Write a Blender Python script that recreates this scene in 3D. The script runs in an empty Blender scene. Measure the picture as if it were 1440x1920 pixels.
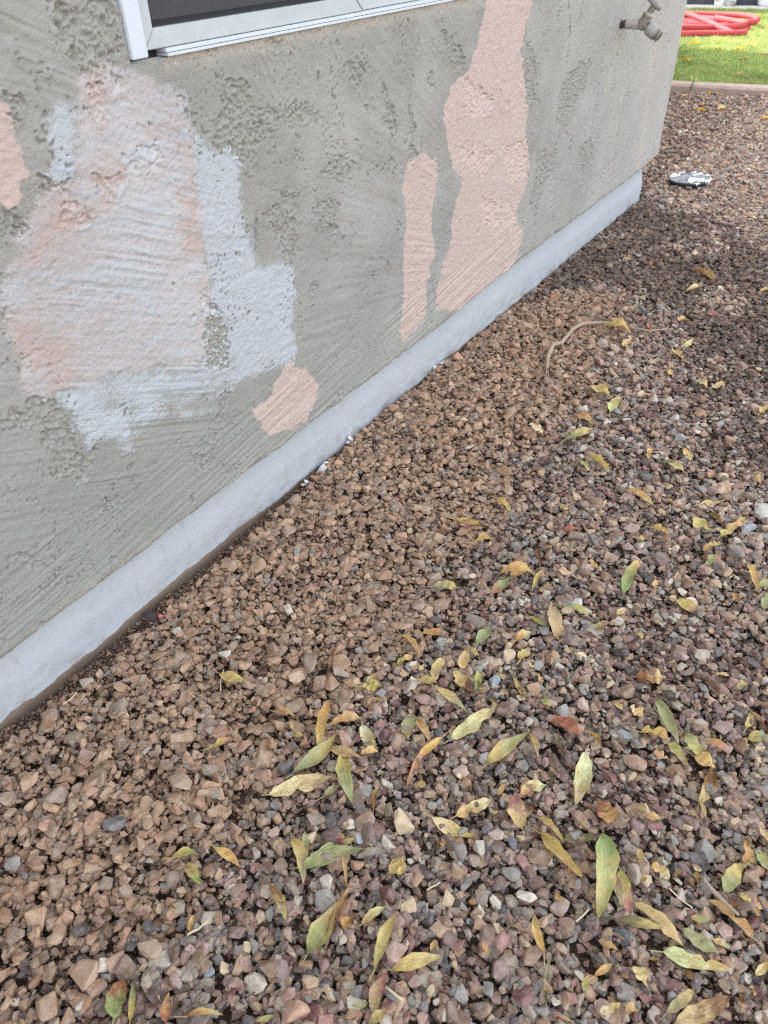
import bpy, bmesh, math, random
import numpy as np
from mathutils import Matrix, Vector

rnd = random.Random(7)
C = bpy.context.scene.collection
SC = bpy.context.scene

# ------------------------------------------------------------------ camera
CW, CH, FPX, CAMH = 1440.0, 1920.0, 1405.0, 0.9
_v = np.array([57.0, 1752.0, FPX]); _v /= np.linalg.norm(_v)          # down, in camera axes (x right, y down, z forward)
_f = np.array([1185.0, -1177.0, FPX]); _f = _f - _v * (_f @ _v); _f /= np.linalg.norm(_f)   # along the wall
_x = np.cross(_f, -_v); _x /= np.linalg.norm(_x)
R = np.array([_x, _f, -_v])                                            # camera axes -> world
cam_d = bpy.data.cameras.new('camera'); cam = bpy.data.objects.new('camera', cam_d); C.objects.link(cam)
cam_d.sensor_fit = 'VERTICAL'; cam_d.sensor_height = 36.0; cam_d.sensor_width = 27.0
cam_d.lens = FPX / CH * 36.0
cam_d.clip_start = 0.02; cam_d.clip_end = 2000
cam_d.dof.use_dof = True; cam_d.dof.focus_distance = 1.25; cam_d.dof.aperture_fstop = 8.0
cr, cu, cb = R @ [1, 0, 0], R @ [0, -1, 0], R @ [0, 0, -1]
cam.matrix_world = Matrix(((cr[0], cu[0], cb[0], 0), (cr[1], cu[1], cb[1], 0), (cr[2], cu[2], cb[2], CAMH), (0, 0, 0, 1)))
SC.camera = cam

# ------------------------------------------------------------------ world, sun, exposure
SUN_EL = math.radians(42)
SUN_H = np.array([-0.972, 0.235])                                      # towards the sun, on the ground plane
world = bpy.data.worlds.new('World'); SC.world = world; world.use_nodes = True
wn, wl = world.node_tree.nodes, world.node_tree.links
wn.clear()
sky = wn.new('ShaderNodeTexSky'); sky.sky_type = 'NISHITA'; sky.sun_disc = False
sky.sun_elevation = SUN_EL; sky.sun_rotation = math.atan2(SUN_H[0], SUN_H[1]) % (2 * math.pi)
sky.air_density = 1.0; sky.dust_density = 2.5; sky.ozone_density = 1.0
hs = wn.new('ShaderNodeHueSaturation'); hs.inputs['Saturation'].default_value = 0.34   # thin white cloud over the blue
bg = wn.new('ShaderNodeBackground'); bg.inputs['Strength'].default_value = 0.15
wo = wn.new('ShaderNodeOutputWorld')
wl.new(sky.outputs[0], hs.inputs['Color']); wl.new(hs.outputs[0], bg.inputs['Color']); wl.new(bg.outputs[0], wo.inputs['Surface'])
sl = bpy.data.lights.new('sun', 'SUN'); sl.energy = 2.0; sl.angle = math.radians(0.53); sl.color = (1.0, 0.95, 0.87)
so = bpy.data.objects.new('sun', sl); C.objects.link(so)
sd = Vector((SUN_H[0] * math.cos(SUN_EL), SUN_H[1] * math.cos(SUN_EL), math.sin(SUN_EL)))
so.rotation_euler = sd.to_track_quat('Z', 'Y').to_euler(); so.location = (-6, 3, 9)
SC.view_settings.view_transform = 'Standard'; SC.view_settings.look = 'None'
SC.view_settings.exposure = 2.65; SC.view_settings.gamma = 1.0
SC.view_settings.use_curve_mapping = False
SC.cycles.use_denoising = False
SC.cycles.filter_width = 1.15
SC.cycles.max_bounces = 6; SC.cycles.diffuse_bounces = 4

# ------------------------------------------------------------------ helpers
def ray(px, py): return R @ np.array([px - 720.0, py - 960.0, FPX])
def ground(px, py, z=0.012):
    d = ray(px, py); t = (z - CAMH) / d[2]; return np.array([d[0] * t, d[1] * t, z])
def onwall(px, py, x): d = ray(px, py); t = x / d[0]; return np.array([x, d[1] * t, d[2] * t + CAMH])
def onplane_y(px, py, y): d = ray(px, py); t = y / d[1]; return np.array([d[0] * t, y, d[2] * t + CAMH])
def proj(P):
    q = (np.asarray(P) - np.array([0, 0, CAMH])) @ R
    return 720 + FPX * q[..., 0] / q[..., 2], 960 + FPX * q[..., 1] / q[..., 2], q[..., 2]
def lin(c): return tuple(((v / 255) / 12.92 if v / 255 <= 0.04045 else ((v / 255 + 0.055) / 1.055) ** 2.4) for v in c)

_tabs = {}
def vn(x, y, seed=0):
    t = _tabs.get(seed)
    if t is None: t = _tabs[seed] = np.random.default_rng(seed).random((256, 256)).astype(np.float32)
    xi = np.floor(x); yi = np.floor(y); fx = (x - xi).astype(np.float32); fy = (y - yi).astype(np.float32)
    fx = fx * fx * (3 - 2 * fx); fy = fy * fy * (3 - 2 * fy)
    a = xi.astype(np.int32) & 255; b = yi.astype(np.int32) & 255; a1 = (a + 1) & 255; b1 = (b + 1) & 255
    return (t[a, b] * (1 - fx) + t[a1, b] * fx) * (1 - fy) + (t[a, b1] * (1 - fx) + t[a1, b1] * fx) * fy
def fbm(x, y, seed=0, n=4, g=0.5):
    s = 0; w = 1; tot = 0
    for i in range(n):
        s = s + w * vn(x * 2 ** i + 17.3 * i, y * 2 ** i + 5.1 * i, seed + i); tot += w; w *= g
    return s / tot
def sstep(a, b, x):
    t = np.clip((x - a) / (b - a), 0, 1); return t * t * (3 - 2 * t)
def poly_sd(y, z, P):
    """signed distance (positive inside) to polygon P"""
    P = np.asarray(P); n = len(P); d = np.full(y.shape, 1e9); ins = np.zeros(y.shape, bool)
    for i in range(n):
        a = P[i]; b = P[(i + 1) % n]; e = b - a
        wy, wz = y - a[0], z - a[1]; t = np.clip((wy * e[0] + wz * e[1]) / (e @ e + 1e-12), 0, 1)
        d = np.minimum(d, np.hypot(wy - t * e[0], wz - t * e[1]))
        if abs(e[1]) > 1e-9:
            c = ((a[1] > z) != (b[1] > z)) & (y < e[0] * (z - a[1]) / e[1] + a[0]); ins ^= c
    return np.where(ins, d, -d)
def line_d(y, z, P):
    P = np.asarray(P); d = np.full(y.shape, 1e9)
    for a, b in zip(P[:-1], P[1:]):
        e = b - a; wy, wz = y - a[0], z - a[1]; t = np.clip((wy * e[0] + wz * e[1]) / (e @ e + 1e-12), 0, 1)
        d = np.minimum(d, np.hypot(wy - t * e[0], wz - t * e[1]))
    return d

def link(name, me, mat=None, parent=None):
    o = bpy.data.objects.new(name, me); C.objects.link(o)
    if mat is not None and me is not None and not me.materials: me.materials.append(mat)
    if parent: o.parent = parent
    return o
def mesh_np(name, verts, faces, smooth=False):
    me = bpy.data.meshes.new(name)
    verts = np.asarray(verts, np.float32); faces = np.asarray(faces, np.int32)
    k = faces.shape[1]
    me.vertices.add(len(verts)); me.vertices.foreach_set('co', verts.ravel())
    me.loops.add(faces.size); me.loops.foreach_set('vertex_index', faces.ravel())
    me.polygons.add(len(faces)); me.polygons.foreach_set('loop_start', np.arange(0, faces.size, k, dtype=np.int32))
    me.update(calc_edges=True); me.validate()
    me.polygons.foreach_set('use_smooth', np.full(len(me.polygons), smooth)); me.update()
    return me
def bm_mesh(name, bm, smooth=False):
    bmesh.ops.recalc_face_normals(bm, faces=bm.faces)
    me = bpy.data.meshes.new(name); bm.to_mesh(me); bm.free()
    for p in me.polygons: p.use_smooth = smooth
    return me
def add_box(bm, x0, x1, y0, y1, z0, z1, bevel=0.0):
    vs = [bm.verts.new(p) for p in ((x0, y0, z0), (x1, y0, z0), (x1, y1, z0), (x0, y1, z0), (x0, y0, z1), (x1, y0, z1), (x1, y1, z1), (x0, y1, z1))]
    fs = [bm.faces.new([vs[i] for i in f]) for f in ((3, 2, 1, 0), (4, 5, 6, 7), (0, 1, 5, 4), (1, 2, 6, 5), (2, 3, 7, 6), (3, 0, 4, 7))]
    if bevel:
        es = list({e for f in fs for e in f.edges}); bmesh.ops.bevel(bm, geom=es, offset=bevel, segments=2, affect='EDGES')
def box_mesh(name, *a, bevel=0.0):
    bm = bmesh.new(); add_box(bm, *a, bevel=bevel); return bm_mesh(name, bm)
def add_tube(bm, pts, rad, n=10, cap=True):
    pts = [Vector(p) for p in pts]
    rad = rad if hasattr(rad, '__len__') else [rad] * len(pts)
    up = Vector((0, 0, 1)); rings = []; prev = None
    for i, p in enumerate(pts):
        t = (pts[min(i + 1, len(pts) - 1)] - pts[max(i - 1, 0)]).normalized()
        if prev is None:
            a = t.cross(up)
            if a.length < 1e-3: a = t.cross(Vector((1, 0, 0)))
            a.normalize()
        else:
            a = prev - t * prev.dot(t); a.normalize()
        prev = a; b = t.cross(a)
        rings.append([bm.verts.new(p + (a * math.cos(2 * math.pi * k / n) + b * math.sin(2 * math.pi * k / n)) * rad[i]) for k in range(n)])
    for r0, r1 in zip(rings, rings[1:]):
        for k in range(n): bm.faces.new((r0[k], r0[(k + 1) % n], r1[(k + 1) % n], r1[k]))
    if cap:
        bm.faces.new(rings[0][::-1]); bm.faces.new(rings[-1])
def tag(o, label=None, cat=None, group=None, kind=None):
    if label: o['label'] = label
    if cat: o['category'] = cat
    if group: o['group'] = group
    if kind: o['kind'] = kind
    return o
def empty(name, loc):
    o = bpy.data.objects.new(name, None); C.objects.link(o); o.location = loc; return o

# ------------------------------------------------------------------ material helpers
class NT:
    def __init__(s, name):
        s.m = bpy.data.materials.new(name); s.m.use_nodes = True; s.t = s.m.node_tree; s.n = s.t.nodes; s.l = s.t.links
        s.n.clear(); s.out = s.n.new('ShaderNodeOutputMaterial'); s.b = s.n.new('ShaderNodeBsdfPrincipled'); s.l.new(s.b.outputs[0], s.out.inputs['Surface'])
        s.b.inputs['Specular IOR Level'].default_value = 0.3
    def new(s, t, **k):
        n = s.n.new(t)
        for a, v in k.items(): setattr(n, a, v)
        return n
    def put(s, sock, v):
        if isinstance(v, bpy.types.NodeSocket): s.l.new(v, sock)
        elif isinstance(v, (tuple, list)) and len(v) == 3 and sock.type == 'RGBA': sock.default_value = (*v, 1)
        else: sock.default_value = v
    def attr(s, name, typ='GEOMETRY', out='Fac'):
        n = s.new('ShaderNodeAttribute', attribute_name=name, attribute_type=typ); return n.outputs[out]
    def coord(s, which='Object'): return s.new('ShaderNodeTexCoord').outputs[which]
    def noise(s, vec, scale, detail=4, rough=0.55, out='Fac'):
        n = s.new('ShaderNodeTexNoise'); s.put(n.inputs['Vector'], vec); n.inputs['Scale'].default_value = scale
        n.inputs['Detail'].default_value = detail; n.inputs['Roughness'].default_value = rough; return n.outputs[out]
    def math(s, op, a, b=0.0, c=None, clamp=False):
        n = s.new('ShaderNodeMath', operation=op, use_clamp=clamp); s.put(n.inputs[0], a); s.put(n.inputs[1], b)
        if c is not None: s.put(n.inputs[2], c)
        return n.outputs[0]
    def ramp(s, v, a, b, lo=0.0, hi=1.0):
        n = s.new('ShaderNodeMapRange', interpolation_type='SMOOTHSTEP'); s.put(n.inputs[0], v)
        for i, x in zip((1, 2, 3, 4), (a, b, lo, hi)): n.inputs[i].default_value = x
        return n.outputs[0]
    def mix(s, f, a, b, blend='MIX'):
        n = s.new('ShaderNodeMix', data_type='RGBA', blend_type=blend); s.put(n.inputs[0], f); s.put(n.inputs[6], a); s.put(n.inputs[7], b); return n.outputs[2]
    def vmul(s, v, k):
        n = s.new('ShaderNodeVectorMath', operation='MULTIPLY'); s.put(n.inputs[0], v); n.inputs[1].default_value = k; return n.outputs[0]
    def vadd(s, v, w):
        n = s.new('ShaderNodeVectorMath', operation='ADD'); s.put(n.inputs[0], v); s.put(n.inputs[1], w); return n.outputs[0]
    def bump(s, h, dist, strength=1.0):
        n = s.new('ShaderNodeBump'); s.put(n.inputs['Height'], h); n.inputs['Distance'].default_value = dist; s.put(n.inputs['Strength'], strength)
        s.l.new(n.outputs[0], s.b.inputs['Normal'])
    def fin(s, col, rough=0.85, spec=None, metal=0.0):
        s.put(s.b.inputs['Base Color'], col); s.put(s.b.inputs['Roughness'], rough); s.b.inputs['Metallic'].default_value = metal
        if spec is not None: s.b.inputs['Specular IOR Level'].default_value = spec
        return s.m

def simple(name, col, rough=0.8, var=0.15, scale=40, metal=0.0, bump=0.0, spec=0.3):
    t = NT(name); v = t.coord(); n = t.noise(v, scale)
    c = t.mix(t.math('MULTIPLY', n, 1.0), tuple(x * (1 - var) for x in col), tuple(min(1, x * (1 + var)) for x in col))
    if bump: t.bump(t.noise(v, scale * 3), bump)
    return t.fin(c, rough, spec, metal)

# ------------------------------------------------------------------ stucco wall geometry
XP, XS = -0.831, -0.809            # painted plinth face, stucco face
YEND = 3.156                       # house corner
WY, WZ = 0.692, 0.7665             # window opening: near side, bottom
WY2, WZ2 = 1.80, 1.62
def W(px, py): p = onwall(px, py, XS); return (p[1], p[2])
def WP(*pts): return [W(*p) for p in pts]

ys = [-2.5, -1.6, -1.0, -0.6, -0.3, -0.1]; y = 0.02
while y < YEND - 0.03:
    ys.append(y)
    if y < 0.2: y += 0.012 - 0.0104 * max(0, min(1, y / 0.2))
    elif y < 1.1: y += 0.0016
    else: y += 0.0016 + 0.0022 * (y - 1.1) / 2.0
ys = np.array(ys)
def ylip(y): return 0.117 + 0.014 * sstep(1.4, 1.9, y) + 0.014 * sstep(2.9, 3.16, y)
zs = [0.0]; z = 0.0
while z < 0.76: z += 0.0017; zs.append(z)
while z < 2.35: z += 0.004 + (z - 0.76) * 0.16; zs.append(z)
zs = np.array(zs)
Yc = ys[:, None] + 0 * zs[None, :]
Lp = ylip(ys)[:, None]
Zc = Lp + zs[None, :] * (1 - 0.0 * Lp)
# heights in metres, positive outwards
def stucco(Y, Z):
    hh = 0.006 * (fbm(Y / 0.35, Z / 0.30, 11, 3) - 0.5)
    # trowel strokes: each zone is worked in its own direction
    wy = Y + 0.05 * (fbm(Y / 0.2, Z / 0.2, 21, 3) - 0.5); wz = Z + 0.05 * (fbm(Y / 0.2, Z / 0.2, 25, 3) - 0.5)
    def streak(u, v, sd):
        u = u + 0.02 * vn(v / 0.05, u / 0.2, sd + 7)
        v = v + 0.0022 * fbm(u / 0.07, v / 0.02, sd + 9, 2)
        return 0.34 * vn(u / 0.20, v / 0.0072, sd) + 0.85 * vn(u / 0.13, v / 0.0034, sd + 1) * (0.35 + 0.9 * vn(u / 0.09, v / 0.02, sd + 4)) + 0.40 * vn(u / 0.3, v / 0.019, sd + 2) - 0.70
    def lin_s(ang, sd):
        c, s = math.cos(ang), math.sin(ang); return streak(Y * c + Z * s, -Y * s + Z * c, sd)
    cy, cz = W(1020, 480)
    th = np.arctan2(Z - cz, -(Y - cy)); rr = np.hypot(Y - cy, Z - cz)
    s_rad = streak(rr, th * 0.42, 40)
    s_low = lin_s(math.radians(7), 50); s_left = lin_s(math.radians(-24), 60); s_right = lin_s(math.radians(82), 70); s_mid = lin_s(math.radians(-58), 80)
    w_low = sstep(0.30, 0.22, wz); w_rad = sstep(0.72, 0.82, wy) * sstep(1.62, 1.38, wy) * (1 - w_low)
    w_right = sstep(1.40, 1.60, wy) * (1 - w_low * sstep(2.2, 1.9, wy))
    w_top = sstep(0.60, 0.66, wz) * sstep(1.4, 1.2, wy) * 0.6
    w_left = np.clip(1 - w_low - w_rad - w_right, 0, 1)
    st = w_low * s_low + w_rad * ((1 - w_top) * s_rad + w_top * s_mid) + w_right * (s_right * sstep(1.7, 2.1, wy) + s_mid * sstep(2.1, 1.7, wy)) * 0.8 + w_left * s_left
    amp = 0.25 + 1.25 * sstep(0.30, 0.65, fbm(Y / 0.13, Z / 0.11, 90, 3)) * (1 - 0.6 * w_right)
    hh = hh + (0.0026 - 0.0006 * w_rad) * st * amp
    hh = hh + 0.0012 * (fbm(Y / 0.0060, Z / 0.0048, 95, 2, 0.7) - 0.5)
    # smear steps: thin overlapping skins of render
    sm = fbm(wy / 0.16, wz / 0.13, 101, 3); brk = sstep(0.5, 0.62, fbm(Y / 0.05, Z / 0.05, 108, 3)); hh = hh + 0.0010 * sstep(0.50, 0.52, sm) * brk
    # small pits, drawn out along the stroke
    pitn = vn((Y + 0.3 * Z) / 0.0046, Z / 0.0032, 111); patch = fbm(Y / 0.08, Z / 0.09, 115, 3)
    pit = sstep(0.88, 0.95, pitn) * sstep(0.50, 0.64, patch)
    pitc = sstep(0.72, 0.84, vn(Y / 0.0046, Z / 0.0038, 113)) * sstep(0.64, 0.72, fbm((Y + 0.2 * Z) / 0.035, Z / 0.06, 114, 3))
    pit2 = sstep(0.93, 0.98, vn(Y / 0.0065, Z / 0.005, 118))
    global PIT; PIT = 0.0040 * np.maximum(np.maximum(pit, pitc), 0.45 * pit2)
    return hh
ROUGH = [ # crumbly bare patches, traced where they are on the wall
 [(95,0),(205,0),(222,70),(195,128),(165,142),(140,120),(120,75),(85,18)],
 [(410,165),(448,152),(478,195),(490,262),(468,318),(430,305),(398,285),(402,235),(425,200)],
 [(482,196),(640,203),(648,214),(560,230),(482,238),(440,212)],
 [(648,110),(682,112),(686,150),(672,170),(655,150)],[(680,187),(688,190),(696,217),(686,208)],
 [(716,160),(734,190),(742,262),(733,280),(722,225)],[(766,175),(776,200),(778,290),(768,335),(763,260)],
 [(606,318),(628,300),(655,298),(678,318),(660,332),(638,346),(622,332),(597,334)],
 [(498,402),(515,370),(566,350),(562,378),(553,395),(560,430),(548,472),(535,492),(512,445),(488,420)],
 [(592,383),(620,357),(638,380),(632,405),(622,420),(640,440),(660,446),(625,450),(610,425),(592,428),(602,405)],
 [(828,58),(846,66),(858,90),(872,112),(868,138),(852,118),(838,90)],
 [(55,742),(100,745),(135,795),(148,870),(152,925),(115,890),(78,840),(40,800),(0,815),(0,790),(48,770)],
 [(380,540),(402,560),(424,600),(428,640),(432,692),(396,688),(384,650),(372,600),(360,590)],
 [(415,735),(438,738),(424,790),(402,870),(385,882),(392,800)],
 [(0,392),(42,400),(58,432),(30,455),(0,440)],[(12,182),(30,176),(34,190),(15,195)],[(78,140),(95,142),(92,150),(80,150)],[(48,292),(62,300),(66,320),(58,318)],
 [(68,325),(85,335),(112,350),(105,362),(80,345)],[(10,215),(24,218),(30,232),(12,232)],
 [(150,152),(182,152),(198,212),(215,245),(200,250),(170,200)],[(155,320),(230,318),(222,372),(175,360)],[(112,388),(135,385),(172,412),(170,430),(140,425)],[(245,268),(298,270),(302,300),(270,300)],
 [(978,45),(1000,92),(1008,140),(1002,180),(988,198),(974,160),(984,100)],[(1088,118),(1112,108),(1092,180),(1062,222),(1040,242),(1050,170)],
 [(940,272),(985,262),(990,330),(955,345)],[(900,365),(960,380),(968,420),(930,440),(895,400)],[(868,150),(925,175),(915,215),(870,215)],[(860,270),(930,290),(905,330),(865,315)],
 [(1008,290),(1042,280),(1046,312),(1018,360),(1002,424),(994,380)],[(1050,200),(1072,170),(1065,250),(1045,262)],[(1095,265),(1112,258),(1112,300),(1095,330),(1082,300)],
 [(100,345),(130,325),(138,345),(125,362),(108,365)],[(480,0),(545,0),(560,20),(500,30)],[(500,82),(560,78),(545,95),(510,100)],[(575,522),(592,520),(598,548),(585,570),(572,560)],
 [(400,1002),(420,1004),(415,1018),(402,1016)],[(190,930),(230,928),(224,950),(195,948)],[(0,1000),(12,1002),(8,1012),(0,1010)],
 [(425,880),(445,862),(462,880),(440,900)],[(130,840),(180,855),(170,905),(140,920)],
]
VPITS = [[(1136,60),(1128,130),(1112,230),(1108,262)],[(1066,0),(1070,60),(1062,120)],[(1170,180),(1160,240),(1148,310)],[(1178,160),(1172,200)],[(1120,250),(1108,310),(1104,350)],[(1095,0),(1085,40)],[(1140,200),(1126,245),(1118,290)],[(955,330),(962,372),(958,420)],[(985,40),(990,120),(982,200)],
         [(770,180),(772,300)],[(790,250),(786,290)],[(550,690),(545,660)],[(668,110),(685,140)],[(480,400),(478,470)]]
CRACK = [[(205,1005),(208,1035),(213,1080)],[(168,1045),(182,1075),(213,1083)],[(240,1040),(238,1060)],[(365,915),(362,935),(374,962)],[(480,100),(490,160)],[(925,62),(938,85)],[(135,963),(150,1000)]]
PINK = [[(933,-60),(1003,-60),(1000,0),(985,60),(976,100),(985,165),(991,200),(984,250),(993,300),(986,350),(966,400),(979,440),(973,470),(956,510),(930,542),(890,572),(855,587),(822,580),(817,550),(830,500),(845,450),(850,400),(855,370),(866,350),(848,310),(838,270),(829,222),(845,165),(880,128),(897,70),(908,20)],
        [(766,302),(790,289),(815,300),(819,340),(812,380),(808,440),(815,480),(802,520),(800,560),(797,600),(770,632),(752,642),(746,622),(756,590),(756,500),(762,400),(756,330)],
        [(545,676),(575,700),(601,718),(592,750),(572,790),(545,806),(500,815),(486,792),(468,768),(482,756),(510,738),(522,708)],
        [(-60,170),(-20,185),(10,198),(30,240),(42,290),(55,338),(45,355),(35,385),(20,392),(0,372),(-40,350)],
        [(145,128),(185,130),(190,200),(160,205),(148,190)]]
LILAC = [(145,132),(250,138),(300,163),(346,170),(358,200),(362,262),(363,340),(376,390),(381,445),(386,500),(397,560),(390,640),(370,682),(300,690),(240,702),(160,716),(75,740),(55,737),(40,700),(15,622),(3,570),(10,520),(35,480),(40,440),(80,380),(105,345),(140,330),(145,240),(148,195)]
WHITE = [[(96,185),(148,195),(150,215),(146,240),(142,300),(134,335),(112,345),(100,322),(92,260),(88,212)],
         [(362,245),(382,272),(450,286),(453,330),(450,400),(470,450),(479,496),(546,490),(552,540),(545,600),(560,660),(542,682),(480,702),(420,732),(396,748),(340,762),(240,818),(165,830),(150,800),(120,760),(100,735),(160,712),(250,690),(375,680),(392,600),(388,500),(376,440),(366,380),(358,320)],
         [(300,160),(346,168),(362,205),(362,270),(350,230),(345,185)]]
PINK_AREAS = PINK + [LILAC]
H = stucco(Yc, Zc)
inview = (Yc > 0.1)
H0 = H
rsd = np.full(Yc.shape, -1.0)
warp_y = 0.013 * (fbm(Yc / 0.025, Zc / 0.025, 131, 5, 0.62) - 0.5); warp_z = 0.013 * (fbm(Yc / 0.025, Zc / 0.025, 141, 5, 0.62) - 0.5)
def local(P, m=0.03):
    P = np.asarray(P); i0, i1 = np.searchsorted(ys, [P[:, 0].min() - m, P[:, 0].max() + m])
    return slice(i0, i1)
for poly in ROUGH:
    P = WP(*poly); s = local(P)
    rsd[s] = np.maximum(rsd[s], poly_sd(Yc[s] + warp_y[s] * 2.6, Zc[s] + warp_z[s] * 2.6, P))
isl = fbm(Yc / 0.022, Zc / 0.016, 155, 4, 0.6) - 0.5
rsd = np.where(rsd > -0.5, np.minimum(rsd, 0.012) + 0.034 * isl - 0.0012, rsd)
for ln in VPITS:
    P = WP(*ln); s = local(P)
    brk = 0.010 * (fbm(Yc[s] / 0.02, Zc[s] / 0.012, 151, 2) - 0.62)
    rsd[s] = np.maximum(rsd[s], 0.0045 + brk - line_d(Yc[s] + warp_y[s], Zc[s] + warp_z[s], P))
# scattered smaller rough spots
spots = fbm((Yc + 0.25 * Zc) / 0.034, Zc / 0.05, 161, 4); dens = fbm(Yc / 0.22, Zc / 0.2, 165, 2)
rsd = np.maximum(rsd, 0.05 * (spots - 0.79 + 0.10 * (dens - 0.5)))
rough = sstep(-0.0005, 0.0012, rsd)
cw = 0.004 * fbm(Yc / 0.006, Zc / 0.006, 176, 2)
crumb = 0.9 * np.abs(vn((Yc + cw) / 0.0060, (Zc - cw) / 0.0052, 171) - 0.5) + 0.6 * vn(Yc / 0.0034, Zc / 0.0034, 172) + 0.45 * fbm(Yc / 0.017, Zc / 0.014, 173, 2)
deep = sstep(0.0, 0.012, rsd)
pk0 = np.full(Yc.shape, -1.0)
for poly in PINK_AREAS:
    P = WP(*poly); s = local(P, 0.03); pk0[s] = np.maximum(pk0[s], poly_sd(Yc[s], Zc[s], P))
fill_ = 1 - 0.3 * sstep(-0.002, 0.004, pk0)                                        # paint fills what lies under it
H = H - fill_ * rough * (0.0021 + 0.0006 * deep) + fill_ * rough * 0.0098 * (crumb - 0.66)
gzr = np.gradient(np.clip(rsd, -0.02, 0.02), axis=1)                               # falls upwards along the top edge of a patch
topedge = np.clip(-gzr / 0.0012, 0, 1) * sstep(0.0022, 0.0006, np.abs(rsd - 0.0008)) * sstep(0.35, 0.6, fbm(Yc / 0.03, Zc / 0.03, 177, 3))
H = H - 0.0042 * topedge
H = H + 0.0017 * sstep(-0.007, -0.0006, rsd) * (1 - rough) * sstep(0.40, 0.60, fbm(Yc / 0.05, Zc / 0.04, 175, 3))                       # lifted rim of the skin around a bare patch
for ln in CRACK:
    P = WP(*ln); s = local(P)
    H[s] = H[s] - 0.0016 * sstep(0.0016, 0.0003, line_d(Yc[s] + 0.5 * warp_y[s], Zc[s] + 0.5 * warp_z[s], P))
# paint fields -----------------------------------------------------
PINKER = [[(2,575),(60,600),(130,640),(165,712),(75,742),(55,738),(40,700),(15,622)],[(145,128),(182,130),(215,250),(200,300),(160,220)],[(350,300),(378,390),(388,480),(380,560),(355,480),(340,330)],[(170,330),(230,320),(225,370),(190,372)],[(35,480),(80,380),(120,370),(170,410),(120,440),(60,500)]]
rel = H - PIT - 0.006 * (fbm(Yc / 0.35, Zc / 0.30, 11, 3) - 0.5)
rel = np.clip(rel / 0.0016, -3.2, 1.5)                                            # local relief, for a dry brush
big = fbm(Yc / 0.03, Zc / 0.012, 181, 4) - 0.5
def field(polys, warp=1.0):
    s0 = np.full(Yc.shape, -1.0)
    for poly in polys:
        P = WP(*poly); s = local(P, 0.06)
        s0[s] = np.maximum(s0[s], poly_sd(Yc[s] + warp_y[s] * warp, Zc[s] + warp_z[s] * warp, P))
    return s0
f_pink = np.clip(field(PINK, 2.0) / 0.0042 + 2.6 * big + 0.38 * rel, -3, 3)
f_lil = np.clip(field([LILAC], 1.6) / 0.009 + 2.4 * big + 0.45 * rel, -3, 3)
fw = field(WHITE, 1.0)
wy0, wz0 = W(330, 770)
dry = 0.9 + 1.3 * sstep(0.05, 0.30, np.hypot(Yc - wy0, (Zc - wz0)))               # brush runs dry towards the foot of the patch
f_wht = np.clip(np.clip(fw / 0.016, -3, 1.0) * dry + 3.0 * big + 1.1 * rel - 0.12, -3, 3)
painted = np.maximum.reduce([sstep(-0.3, 0.6, f) for f in (f_pink, f_lil, f_wht)])
H = H + 0.0016 * painted * (1 - rough) * (fbm(Yc / 0.0075, Zc / 0.0046, 97, 2, 0.7) - 0.5) - PIT * (1 - 0.5 * painted)                                                # paint half fills the pits
f_pkr = np.clip(field(PINKER, 1.5) / 0.02 + 3 * (fbm(Yc / 0.04, Zc / 0.03, 191, 3) - 0.5), -2, 2)
H = H + 0.0005 * sstep(-0.4, 0.4, f_pink) + 0.0005 * sstep(-0.4, 0.4, f_lil)      # film of paint

# bottom lip: rounded under, sandy; corner: rounded round to the end wall
t_lip = (Zc - Lp)
lipx = -0.030 * (1 - np.sqrt(np.clip(1 - (1 - np.clip(t_lip / 0.020, 0, 1)) ** 2, 0, 1)))
lipn = 0.010 * (fbm(Yc / 0.02, Zc / 0.02, 201, 4) - 0.5) * sstep(0.03, 0.0, t_lip)
Xw = XS + H + lipx + lipn
Zw = Zc + 0.006 * (fbm(Yc / 0.05, Yc / 0.3, 205, 4) - 0.5) * sstep(0.04, 0.0, t_lip)
Xw[:, 0] = XP - 0.012
lipmask = np.clip(sstep(0.024, 0.004, t_lip + 0.014 * (fbm(Yc / 0.02, Zc / 0.02, 211, 3) - 0.5)), 0, 1)
# edge of the render round the window: sandy mortar
dwin = np.maximum(WY - Yc, WZ - Zc); winmask = sstep(0.020, 0.004, np.abs(dwin) + 0.012 * (fbm(Yc / 0.02, Zc / 0.02, 215, 3) - 0.5)) * ((Yc > 0.745) | (Zc < 0.0))
Xw = Xw - 0.004 * winmask * fbm(Yc / 0.012, Zc / 0.012, 218, 3)
# extra columns round the corner
cols_x, cols_y = [], []
nseg = 10; rad = 0.036
base_x = Xw[-1]; y_last = ys[-1]
extraX, extraY = [], []
for k in range(1, nseg + 1):
    a = k / nseg * math.pi / 2
    extraX.append(base_x - rad * (1 - math.cos(a))); extraY.append(np.full(len(zs), y_last + rad * math.sin(a)))
for dx in (0.05, 0.2, 0.6, 1.4, 2.4, 4.2): extraX.append(XS - dx + 0 * base_x); extraY.append(np.full(len(zs), y_last + rad))
ne = len(extraX)
def ext(A, rows=None): return np.vstack([A] + ([np.tile(A[-1:], (ne, 1))] if rows is None else [np.array(rows)]))
Xa, Ya, Za = ext(Xw, extraX), ext(Yc, extraY), ext(Zw)
ny, nz = Xa.shape
V = np.stack([Xa, Ya, Za], -1).reshape(-1, 3)
I = np.arange(ny * nz).reshape(ny, nz)
F = np.stack([I[:-1, :-1], I[1:, :-1], I[1:, 1:], I[:-1, 1:]], -1).reshape(-1, 4)
cY = 0.25 * (Ya[:-1, :-1] + Ya[1:, :-1] + Ya[1:, 1:] + Ya[:-1, 1:]).ravel(); cZ = 0.25 * (Za[:-1, :-1] + Za[1:, :-1] + Za[1:, 1:] + Za[:-1, 1:]).ravel()
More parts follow.
